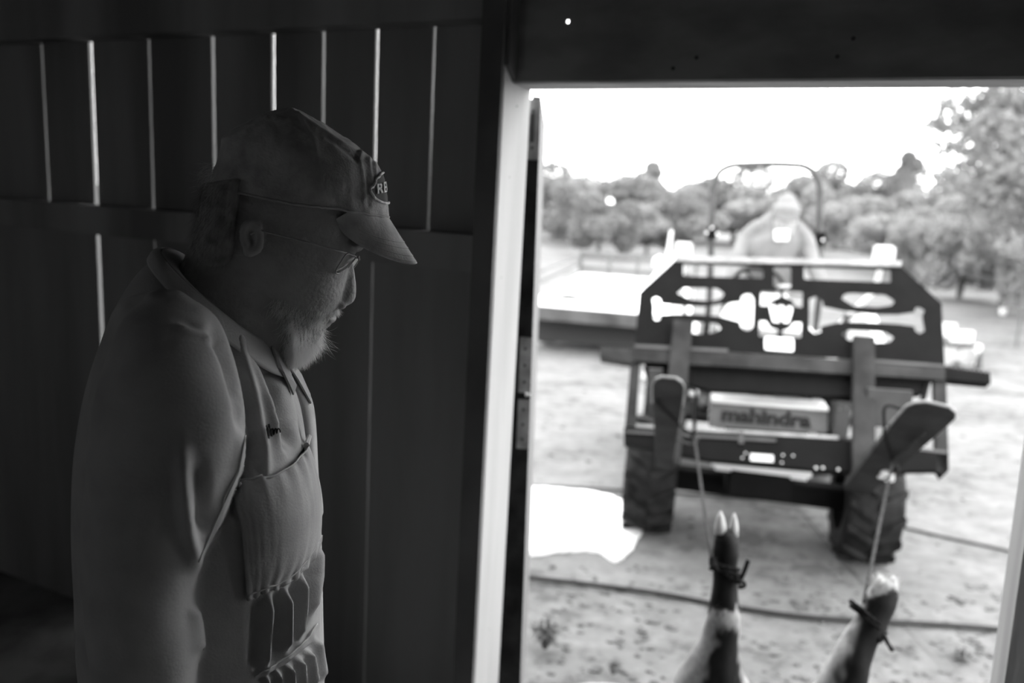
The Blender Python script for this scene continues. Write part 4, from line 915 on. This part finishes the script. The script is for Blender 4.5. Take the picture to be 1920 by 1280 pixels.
# ---- cap
crown = [(728, 404, 394, 350, .086, .086, 2.3), (726, 384, 400, 328, .087, .087, 2.3), (723, 362, 408, 304, .087, .087, 2.3), (719, 336, 414, 280, .086, .086, 2.3), (711, 316, 418, 262, .083, .083, 2.3), (692, 294, 428, 249, .077, .077, 2.3), (660, 268, 446, 238, .068, .068, 2.2), (622, 243, 476, 222, .054, .054, 2.2), (590, 222, 500, 213, .036, .036, 2.1), (566, 210, 524, 206, .016, .016, 2), (552, 206, 540, 205, .004, .004, 2)]
V, Fc = ringloft(crown, 220, 16, True); cm = mesh(V, Fc)
N = getn(cm)
pp = project(V); hh = np.array([mn.noise(Vector((p[0]*38, p[1]*38, p[2]*26))) + .6 * mn.noise(Vector((p[0]*90, p[1]*90, p[2]*60))) for p in V])
sg = np.sign((N * (V - MP0)).sum(1)); 
cen = V.mean(0); out = np.where(((V - cen) * N).sum(1) > 0, 1., -1.)
V = V + N * (out * hh * .0022)[:, None]
def crease(V, lst):
    pp = project(V)
    for pts, amp, wd in lst:
        best = np.full(len(V), 1e9)
        for a, b in zip(pts[:-1], pts[1:]):
            d, _ = seg_dist(pp, a, b); best = np.minimum(best, d)
        V = V + N * (out * amp * np.exp(-(best / wd) ** 2))[:, None]
    return V
V = crease(V, [([(674, 288), (682, 330), (684, 370)], .0028, 4), ([(690, 296), (696, 330), (699, 350)], .002, 3), ([(702, 306), (706, 340)], .002, 3), ([(678, 300), (688, 345), (692, 385)], -.002, 4), ([(545, 206), (600, 242), (640, 268), (690, 300)], .0028, 5), ([(600, 246), (640, 275), (670, 300)], -.002, 5),
    ([(420, 262), (470, 240), (500, 222)], .002, 4), ([(560, 215), (590, 262), (600, 330), (605, 400)], .0015, 3)])
cm.vertices.foreach_set('co', V.ravel()); cm.update()
capo = link('cap', cm, M['cap'], man, True); capo['label'] = 'washed canvas baseball cap with an oval patch'
# sweat band rim, brim
nb_ = 220; rim = V[:nb_]
MB().tube(np.vstack([rim, rim[:1]]) - Zd*.001, .0016, 6).build('cap_hem', M['cap'], capo, smooth=True)
Fr, Br = sag(728, 406), sag(394, 352); cc_ = (Fr + Br) / 2; aa_ = (Fr - Br) / 2
fwd = nrm(sag(781, 490) - sag(727, 404)); dn_b = nrm(np.cross(fwd, ML)); dn_b = dn_b if (sag(650, 440) - sag(680, 420)) @ dn_b > 0 else -dn_b
LB = np.linalg.norm(sag(781, 490) - sag(727, 404)); NU, NV = 60, 24; T_ = []; 
for i in range(NU + 1):
    u_ = -1 + 2 * i / NU; a = u_ * math.radians(62); e = 2 / 2.3
    A_ = cc_ + aa_ * abs(math.cos(a)) ** e + ML * math.copysign(abs(math.sin(a)) ** e, a) * .085
    for j in range(NV + 1):
        v_ = j / NV; l = LB * (max(0, 1 - abs(u_) ** 2.6)) ** .5
        # far edge gathers inwards; arch
        p = A_ + fwd * l * v_ + dn_b * (.010 * v_ * (1 - .2*v_) * 0 + .020 * u_ * u_ * v_) + ML * (-.012 * u_ * v_)
        T_.append(p)
T_ = np.array(T_); n = len(T_); B_ = T_ + dn_b * .0028
Fc = [[i*(NV+1)+j, (i+1)*(NV+1)+j, (i+1)*(NV+1)+j+1, i*(NV+1)+j+1] for i in range(NU) for j in range(NV)]
edge = [(i+1)*(NV+1)-1 for i in range(NU+1)]
Fall = Fc + [[q + n for q in f[::-1]] for f in Fc] + [[a, b, b + n, a + n] for a, b in zip(edge[:-1], edge[1:])]
br = MB().add(np.vstack([T_, B_]), Fall).build('brim', M['cap'], capo, smooth=True)
for vv_ in (.55, .7, .85, .97):
    pts = [T_[i*(NV+1) + int(vv_*NV)] - dn_b * .0003 for i in range(3, NU-2)]; MB().tube(pts, .00055, 5).build('brim_stitching', M['cap'], br, smooth=True)
# oval patch wrapped on the cap front
cb = BVHTree.FromPolygons([tuple(v) for v in V], [tuple(p.vertices) for p in cm.polygons])
upc = nrm(sag(712, 318) - sag(728, 404)); cf = sag(722, 352)
def oncap(x, y, off):                   # x along the far side, y up the cap
    o_ = cf + ML * x * .92 + upc * y + nrm(np.cross(upc, ML)) * 0
    dr_ = nrm(np.cross(ML, upc)); dr_ = dr_ if dr_ @ MD > 0 else -dr_
    s_ = o_ + dr_ * .1; h, n_, _, _ = cb.ray_cast(Vector(s_), Vector(-dr_))
    if h is None: h = Vector(o_); n_ = Vector(dr_)
    n_ = np.array(n_); n_ = n_ if n_ @ dr_ > 0 else -n_
    return np.array(h) + n_ * off
PX, PY = .067, .0195
se = lambda q: math.copysign(abs(q) ** .5, q)
ring = [oncap(PX * se(math.cos(a)), PY * math.sin(a), .0022) for a in np.linspace(0, 2*np.pi, 81)]
G = []; Fc = []
for i in range(9):
    for j in range(48): a = j*2*np.pi/48; G.append(oncap(PX*i/8*se(math.cos(a)), PY*i/8*math.sin(a), .0014))
Fc = [[i*48+j, i*48+(j+1) % 48, (i+1)*48+(j+1) % 48, (i+1)*48+j] for i in range(8) for j in range(48)]
pt = link('patch', mesh(G, Fc), M['patchm'], capo, True)
MB().tube(ring, .0017, 8).build('patch_border', M['emb'], pt, smooth=True)
tm = text_mesh('REA', .0175, .0006, .0004, 1.15); bm = bmesh.new(); bm.from_mesh(tm); bmesh.ops.triangulate(bm, faces=bm.faces); bm.to_mesh(tm); bm.free()
tv = getv(tm); tv[:, 0] -= (tv[:, 0].min() + tv[:, 0].max()) / 2; tv[:, 1] -= (tv[:, 1].min() + tv[:, 1].max()) / 2
sx_ = .052 / (tv[:, 0].max() - tv[:, 0].min())
setv(tm, np.array([oncap(-.032 + q[0]*sx_, q[1] + .0015, .0025 + q[2]) for q in tv])); link('lettering', tm, M['emb'], pt)
# ---- spectacles
def gl(a, b, off): return sag(a, b, off)
glo = empty('spectacles', gl(665, 485, 0)); glo.parent = man; glo.matrix_parent_inverse = man.matrix_basis.inverted()
for sd in (-1, 1):
    c4 = [gl(669, 481, sd*.014), gl(650, 474, sd*.066), gl(625, 513, sd*.060), gl(645, 512, sd*.018)] if sd < 0 else [gl(674, 486, sd*.014), gl(668, 478, sd*.062), gl(648, 518, sd*.056), gl(656, 512, sd*.018)]
    ctr = sum(c4) / 4; out_ = []
    for i in range(4):
        a, b, c = c4[i-1], c4[i], c4[(i+1) % 4]; ra = .38 if i in (2, 3) else .2
        p, q = b + (a-b)*ra, b + (c-b)*ra
        for j in range(6): t = j/5; out_.append((1-t)**2*p + 2*t*(1-t)*b + t*t*q)
    out_ = np.array(out_); MB().tube(np.vstack([out_, out_[:1]]), .0009, 6).build('lens_rim', M['hinge'], glo, smooth=True)
    n = len(out_); bulge = MD * .002; mid = ctr + (out_ - ctr) * .5 + bulge * .8
    V_ = np.vstack([out_, mid, [ctr + bulge]]); Fc = [[i, (i+1) % n, n+(i+1) % n, n+i] for i in range(n)] + [[n+i, n+(i+1) % n, 2*n] for i in range(n)]
    link('lens', mesh(V_, Fc), M['lens'], glo, True)
    e0 = gl(650, 474, sd*.068); MB().tube([e0, gl(560, 450, sd*.079), gl(490, 432, sd*.084), gl(470, 440, sd*.086)], .0013, 6).build('temple_arm', M['hinge'], glo, smooth=True)
MB().tube([gl(669, 484, -.014), gl(673, 480, 0), gl(674, 487, .014)], .001, 6).build('bridge', M['hinge'], glo, smooth=True)
# ---- beard, moustache and hair: a soft mass plus fine strands
def strands(name, n, roots, direc, length, r0, m, par, curl=.25, seed=1, segs=6):
    r = np.random.default_rng(seed); mb = MB(); VV = []; FF = []; nn = 0
    for _ in range(n):
        p = roots(r); d = nrm(direc(p, r) + r.normal(0, .16, 3)); L = length * r.uniform(.5, 1.15); c = r.normal(0, curl, 3); P = [p]
        for k_ in range(segs): d = nrm(d + c * .25 - Zd * .06); P.append(P[-1] + d * L / segs)
        P = np.array(P); rr = np.linspace(1, .3, segs + 1) * r0; w = nrm(np.cross(P[-1] - P[0], [.3, .5, .8])); w2 = nrm(np.cross(P[-1] - P[0], w))
        V_ = np.stack([P + w*rr[:, None], P - w*rr[:, None]*.5 + w2*rr[:, None]*.87, P - w*rr[:, None]*.5 - w2*rr[:, None]*.87], 1).reshape(-1, 3)
        VV.append(V_)
        for k_ in range(segs):
            for j in range(3): FF.append([nn + k_*3 + j, nn + k_*3 + (j+1) % 3, nn + (k_+1)*3 + (j+1) % 3, nn + (k_+1)*3 + j])
        nn += len(V_)
    me = mesh(np.concatenate(VV), FF, name); return link(name, me, M[m], par, True)
bst = [(602, 594, 500, 570, .060, .050, 1.25), (604, 615, 510, 608, .060, .050, 1.25), (600, 638, 519, 640, .052, .045, 1.3), (586, 659, 530, 661, .036, .032, 1.5), (568, 670, 543, 670, .014, .014, 2)]
BV, BF = ringloft(bst, 40, 6); bv0 = BV.copy()
bmass = union([((BV - BV.mean(0)) * .68 + BV.mean(0) - MD * .004, BF)], .003, 2); beard = link('beard', bmass, M['beard_under'], man, True)
bc = BV.mean(0)
def root_b(r): k_ = r.uniform(.75, 1); return BV[r.integers(0, len(BV))] * k_ + bc * (1 - k_)
def dir_b(p, r): q = p - bc; return nrm(q) * .5 - Zd * .75 - MD * .2
strands('beard_strands', 10000, root_b, dir_b, .018, .00018, 'beard', beard, seed=3)
strands('stray_hairs', 60, lambda r: sag(r.uniform(590, 603), r.uniform(605, 650), r.uniform(-.03, .02)), lambda p, r: MD * .5 - Zd * .6, .03, .00014, 'beard', beard, .5, 4)
def root_c(r): t = r.uniform(0, 1); return sag(520 + 85*t + r.normal(0, 6), 560 + 25*t + r.uniform(0, 25), -.060 + .02*t)
strands('cheek_strands', 900, root_c, lambda p, r: -Zd * .8 - MD * .35 - ML*.15, .014, .00015, 'beard', beard, .4, 5)
def root_m(r): t = r.uniform(0, 1); return sag(598 + 37*t, 594 - 20*t + r.normal(0, 2.5), r.uniform(-.034, .034) * (1.25 - t*.75))
MV, MF = ringloft([(636, 572, 614, 572, .012, .012, 2), (632, 583, 600, 580, .027, .027, 2), (623, 593, 590, 590, .033, .033, 2), (610, 602, 584, 598, .03, .03, 2)], 24, 4)
mo = link('moustache', union([(MV, MF)], .002, 2), M['hair'], man, True)
strands('moustache_strands', 2200, root_m, lambda p, r: -Zd*.9 - MD*.05 - ML*.1, .012, .00017, 'beard', mo, .3, 6)
HV, HF = ringloft([(490, 330, 386, 345, .080, .080, 2.0), (484, 380, 380, 372, .079, .079, 2.0), (478, 425, 374, 410, .074, .074, 2.0), (470, 480, 366, 452, .066, .066, 2.3), (450, 520, 366, 480, .05, .05, 2.2)], 48, 5)
hm = link('hair', union([(HV, HF)], .003, 3), M['hair'], man, True)
hcn = HV.mean(0)
strands('hair_strands', 3200, lambda r: HV[r.integers(0, len(HV))], lambda p, r: nrm(p - hcn) * .35 - Zd * .8 - MD*.3, .022, .00016, 'hair', hm, .4, 7)
strands('flyaway_hairs', 120, lambda r: sag(395 + r.uniform(-8, 14), 345 + r.uniform(-40, 10), r.uniform(-.05, .03)), lambda p, r: -MD * .8 - Zd*.2, .02, .00014, 'beard', hm, .5, 8)
strands('eyebrow', 260, lambda r: sag(664 + r.normal(0, 2), 462 + r.normal(0, 3), -r.uniform(.01, .05)), lambda p, r: MD*.6 - Zd*.5, .009, .00014, 'hair', man, .3, 9)
# ---------------------------------------------------------------- the hog's hind legs, roped to the fork
def hp(px, py, t): return dep(px, py, t)
hog = empty('hog', [*dep(1450, 1280, 2.5)[:2], 0], 'slaughtered hog hung by its hind legs from the pallet fork', 'hog')
def wpx(w, t): return w / FPX * t
def pl(px, py, t, w): return [*hp(px, py, t), wpx(w, t) / 2]
T1_, T2_ = 2.30, 2.22
legL = limb([pl(1362, 1012, T1_, 46), pl(1361, 1035, T1_, 47), pl(1359, 1062, T1_, 44), pl(1359, 1095, T1_, 45), pl(1358, 1130, T1_, 53), pl(1357, 1158, T1_, 62), pl(1350, 1200, T1_ + .01, 70), pl(1340, 1250, T1_ + .03, 105), pl(1336, 1300, T1_ + .06, 150), pl(1345, 1380, T1_ + .1, 200), pl(1400, 1520, T1_ + .2, 240)], 6, 28)
legR = limb([pl(1659, 1108, T2_, 50), pl(1651, 1125, T2_, 56), pl(1640, 1150, T2_, 56), pl(1628, 1175, T2_, 56), pl(1613, 1200, T2_, 60), pl(1597, 1235, T2_, 68), pl(1584, 1275, T2_ + .02, 84), pl(1575, 1320, T2_ + .05, 120), pl(1560, 1380, T2_ + .1, 190), pl(1500, 1520, T2_ + .25, 230)], 6, 28)
def toe(px, py, px2, py2, t, w, off): return limb([[*hp(px2, py2, t + off), wpx(w*.95, t)/2], [*hp((px+px2)/2, (py+py2)/2, t + off), wpx(w, t)/2], [*hp(px, py, t + off), wpx(w*.72, t)/2]], 5, 16)
toes = [toe(1350, 1000, 1352, 1030, T1_, 25, 0), toe(1377, 1000, 1373, 1030, T1_, 22, .0), toe(1652, 1096, 1646, 1120, T2_, 26, 0), toe(1674, 1098, 1666, 1122, T2_, 24, 0),
        toe(1343, 1050, 1350, 1064, T1_, 12, -.02), toe(1374, 1050, 1368, 1064, T1_, 12, -.02)]
bz = hp(1450, 1470, 2.5); bd = np.array([bz[0], bz[1], 0])
bn = (bd - Q0) @ Nd; bd = bd + Nd * (.42 - bn)
bodyp = limb([[*(bd + Nd*.1 + Zd*.40), .15], [*(bd + Zd*.30 - Wd*.05), .18], [*(bd + Zd*.24 - Wd*.22), .21], [*(bd + Zd*.24 - Wd*.5), .21], [*(bd + Zd*.2 - Wd*.72), .16], [*(bd + Zd*.15 - Wd*.88), .11], [*(bd + Zd*.1 - Wd*.98), .07], [*(bd + Zd*.08 - Wd*1.06), .05]], 6, 28)
fore = [limb([[*(bd - Wd*.6 + Nd*sx*.1 + Zd*.14), .07], [*(bd - Wd*.66 + Nd*sx*.2 + Zd*.08), .04], [*(bd - Wd*.74 + Nd*sx*.26 + Zd*.045), .03]]) for sx in (-1, 1)]
hm_ = union([legL, legR, bodyp] + toes + fore, .0045, 3, 'hog_body')
V = getv(hm_); N = getn(hm_); V += N * np.array([mn.noise(Vector((p[0]*30, p[1]*30, p[2]*22))) * .0025 for p in V])[:, None]; setv(hm_, V)
# coat: dark lower legs, a pale ring at the hock, pale flanks with a dark stripe down the middle
pp = project(V); cv = np.full(len(V), .55)
def sm(x, a, b): t = np.clip((x - a) / (b - a), 0, 1); return t * t * (3 - 2*t)
isL = pp[:, 0] < 1470
nz_ = np.array([mn.noise(Vector((p[0]*55, p[1]*55, p[2]*25))) for p in V]) ; nf_ = np.array([mn.noise(Vector((p[0]*160, p[1]*160, p[2]*60))) for p in V])
jy = pp[:, 1] + nz_ * 18 + nf_ * 10
xL = np.interp(pp[:, 1], [1000, 1150, 1200, 1280, 1400], [1362, 1358, 1365, 1352, 1350]); half = np.interp(pp[:, 1], [1000, 1100, 1150, 1170, 1280, 1350], [99, 99, 60, 22, 42, 60])
darkL = np.where(pp[:, 1] < 1142, sm(jy, 1148, 1138), sm(jy, 1160, 1185) * (1 - sm(np.abs(pp[:, 0] - xL) + nz_*14, half - 12, half + 6)))
darkL = np.maximum(darkL, 1 - sm(jy, 1140, 1152))
xr = np.interp(pp[:, 1], [1080, 1200, 1280], [1665, 1630, 1600]); darkR = sm(pp[:, 0] - xr + nz_ * 16, -48, -20) * 1.0
top_ = sm(jy, 1118, 1104) * (1 - isL); darkR = darkR * (1 - top_ * .8)
dk = np.where(isL, darkL, darkR); cv = .36 * (1 - dk) + .012 * dk
cv *= 1 + nf_ * .25
at = hm_.color_attributes.new('coat', 'FLOAT_COLOR', 'POINT'); at.data.foreach_set('color', np.stack([cv, cv, cv, np.ones_like(cv)], 1).astype('f').ravel())
mh = bpy.data.materials.new('hog_hide'); mh.use_nodes = True; nt = mh.node_tree; b_ = nt.nodes['Principled BSDF']; an = nt.nodes.new('ShaderNodeAttribute'); an.attribute_name = 'coat'
nt.links.new(an.outputs['Color'], b_.inputs['Base Color']); b_.inputs['Roughness'].default_value = .55; b_.inputs['Specular IOR Level'].default_value = .12
link('body', hm_, mh, hog, True)
for px, py, px2, py2, t, w in ((1351, 958, 1351, 1000, T1_, 22), (1377, 962, 1375, 1004, T1_, 18), (1651, 1078, 1650, 1104, T2_, 22), (1676, 1080, 1672, 1104, T2_, 20)):
    a, b = hp(px, py, t - .005), hp(px2, py2, t - .005); r0 = wpx(w, t) / 2
    V_, F_ = tube([a, a + (b-a)*.25, a + (b-a)*.6, b], [r0*.15, r0*.6, r0*.95, r0*1.02], 14); MB().add(V_, F_).build('hoof', M['hoof'], hog, smooth=True)
def fuzz(cs, n, L, seed):
    r = np.random.default_rng(seed); mb = MB()
    for _ in range(n):
        c, rad, d = cs[r.integers(0, len(cs))]; q = nrm(r.normal(size=3)); p = c + q * rad; e = p + nrm(q + d) * L * r.uniform(.4, 1); w = nrm(np.cross(e - p, [0, 1, .2])) * .0005
        mb.add([p - w, p + w, e], [[0, 1, 2]])
    return mb.build('bristles', M['hoof'], hog)
bs = fuzz([(hp(1359, 1150, T1_), .044, Zd*.5), (hp(1660, 1100, T2_), .034, Zd), (hp(1648, 1092, T2_), .02, Zd), (hp(1672, 1094, T2_), .02, Zd), (hp(1310, 1250, T1_), .03, -TL*.5)], 900, .02, 2); bs['kind'] = 'stuff'
# ropes
def twine(name, P, r, m, par=None, tw=2.2):
    P = catmull(np.array(P), 10); T_ = np.gradient(P, axis=0); T_ /= np.linalg.norm(T_, axis=1)[:, None]
    L = np.concatenate([[0], np.cumsum(np.linalg.norm(np.diff(P, axis=0), axis=1))]); k_ = max(8, int(L[-1] / (r * 1.6))); s = np.linspace(0, L[-1], k_); Q = np.stack([np.interp(s, L, P[:, i]) for i in range(3)], 1)
    T_ = np.gradient(Q, axis=0); T_ /= np.linalg.norm(T_, axis=1)[:, None] + 1e-9; mb = MB()
    uu = np.cross(T_, [.3, .2, .9]); uu /= np.linalg.norm(uu, axis=1)[:, None]; ww = np.cross(T_, uu)
    for ph in (0, 2.09, 4.19):
        a = s / r / tw + ph; mb.tube(Q + (uu * np.cos(a)[:, None] + ww * np.sin(a)[:, None]) * r * .5, r * .62, 5)
    return mb.build(name, M[m], par, smooth=True)
def tn_pt(tn, px, py, dn_off=.02):      # pixel on the underside plane of a tine blade
    return onpl(px, py, tn[1] - FU * (.016 + dn_off), FU)
def rope_set(tn, loop_px, knot_px, foot_px, foot_t, label, labeln, tails):
    kp = tn_pt(tn, *knot_px, .012); fp = hp(*foot_px, foot_t)
    o = twine('rope', [kp, kp * .7 + fp * .3 - Zd*.002, kp * .35 + fp * .65 - Zd*.002, fp], .0055, 'rope'); tag(o, label, 'rope', 'ropes holding the hog')
    lp = [kp] + [tn_pt(tn, a, b, .006) for a, b in loop_px[0]] + [tn_pt(tn, a, b, 0) + FU * .05 for a, b in loop_px[1]] + [kp]
    twine('loop', lp, .0055, 'rope_dark', o)
    V_, F_ = tube([kp - TL*.012, kp, kp + TL*.01 - Zd*.012, kp - Zd*.03], [.008, .014, .014, .006], 10); MB().add(V_, F_).build('knot', M['rope'], o, smooth=True)
    for tl in tails: twine('rope_end', [tn_pt(tn, a, b, .025) for a, b in tl], .0058, 'rope', o)
    return o, fp
oL, fL = rope_set(tL, ([(1278, 800), (1258, 780), (1240, 764), (1233, 752)], [(1240, 740), (1290, 750), (1303, 765)]), (1302, 818), (1334, 1046), T1_ - .035, 'twisted twine from the left fork blade to the upright hog leg', '', [[(1303, 832), (1292, 832), (1278, 827), (1266, 821)], [(1298, 752), (1300, 775), (1301, 800), (1302, 816)]])
oR, fR = rope_set(tR, ([(1668, 845), (1658, 815), (1658, 800)], [(1662, 785), (1710, 800), (1735, 812), (1712, 828)]), (1674, 862), (1620, 1128), T2_ - .03, 'twisted twine from the right fork blade to the tilted hog leg', '', [[(1682, 866), (1684, 880), (1680, 896), (1692, 900)], [(1733, 812), (1712, 832), (1692, 850), (1678, 862)]])
mb = MB(); c = tn_pt(tR, 1660, 887, .03); mb.add(iv * [.026, .012, .018] + c, ifc); c2 = tn_pt(tR, 1652, 894, .03); mb.add(iv * [.018, .01, .01] + c2, ifc); mb.build('white_rag', M['hoof'], oR)
def wrap(cx_px, cy_px, t, wpx_, tiltpx, name, par, m='rope_dark', turns=1.6):
    P = []
    for i in range(int(18 * turns)):
        a = i * 2 * math.pi / 18; x = cx_px + wpx_ * math.cos(a); y = cy_px + tiltpx * math.cos(a) + i * .5; P.append(hp(x, y, t - wpx(wpx_, t) * math.sin(a)))
    return twine(name, P, .0055, m, par)
wrap(1361, 1066, T1_, 26, 18, 'leg_wrap', oL); wrap(1628, 1150, T2_, 33, 28, 'leg_wrap', oR); wrap(1359, 1060, T1_, 27, 8, 'leg_wrap', oL)
P = [hp(1385, 1094, T1_ - .04), hp(1394, 1075, T1_ - .04), hp(1403, 1050, T1_ - .04)]; MB().tube(P, [.006, .006, .0065], 8).build('rope_end', M['rope_dark'], oL)
P = [hp(1385, 1088, T1_ - .045), hp(1396, 1092, T1_ - .05), hp(1395, 1100, T1_ - .05), hp(1384, 1100, T1_ - .045)]; twine('rope_end', P, .0055, 'rope', oL)
P = [hp(1655, 1185, T2_ - .03), hp(1662, 1200, T2_ - .04), hp(1668, 1212, T2_ - .04), hp(1674, 1219, T2_ - .04)]; twine('rope_end', P, .006, 'rope', oR)
P = [hp(1646, 1195, T2_ - .03), hp(1652, 1202, T2_ - .04)]; MB().tube([P[0], P[1]], [.012, .009], 8).build('knot', M['rope_dark'], oR)
P = [hp(1336, 1048, T1_ - .03), hp(1338, 1062, T1_ - .045), hp(1345, 1070, T1_ - .045)]; MB().tube(P, [.011, .012, .008], 8).build('knot', M['rope_dark'], oL)
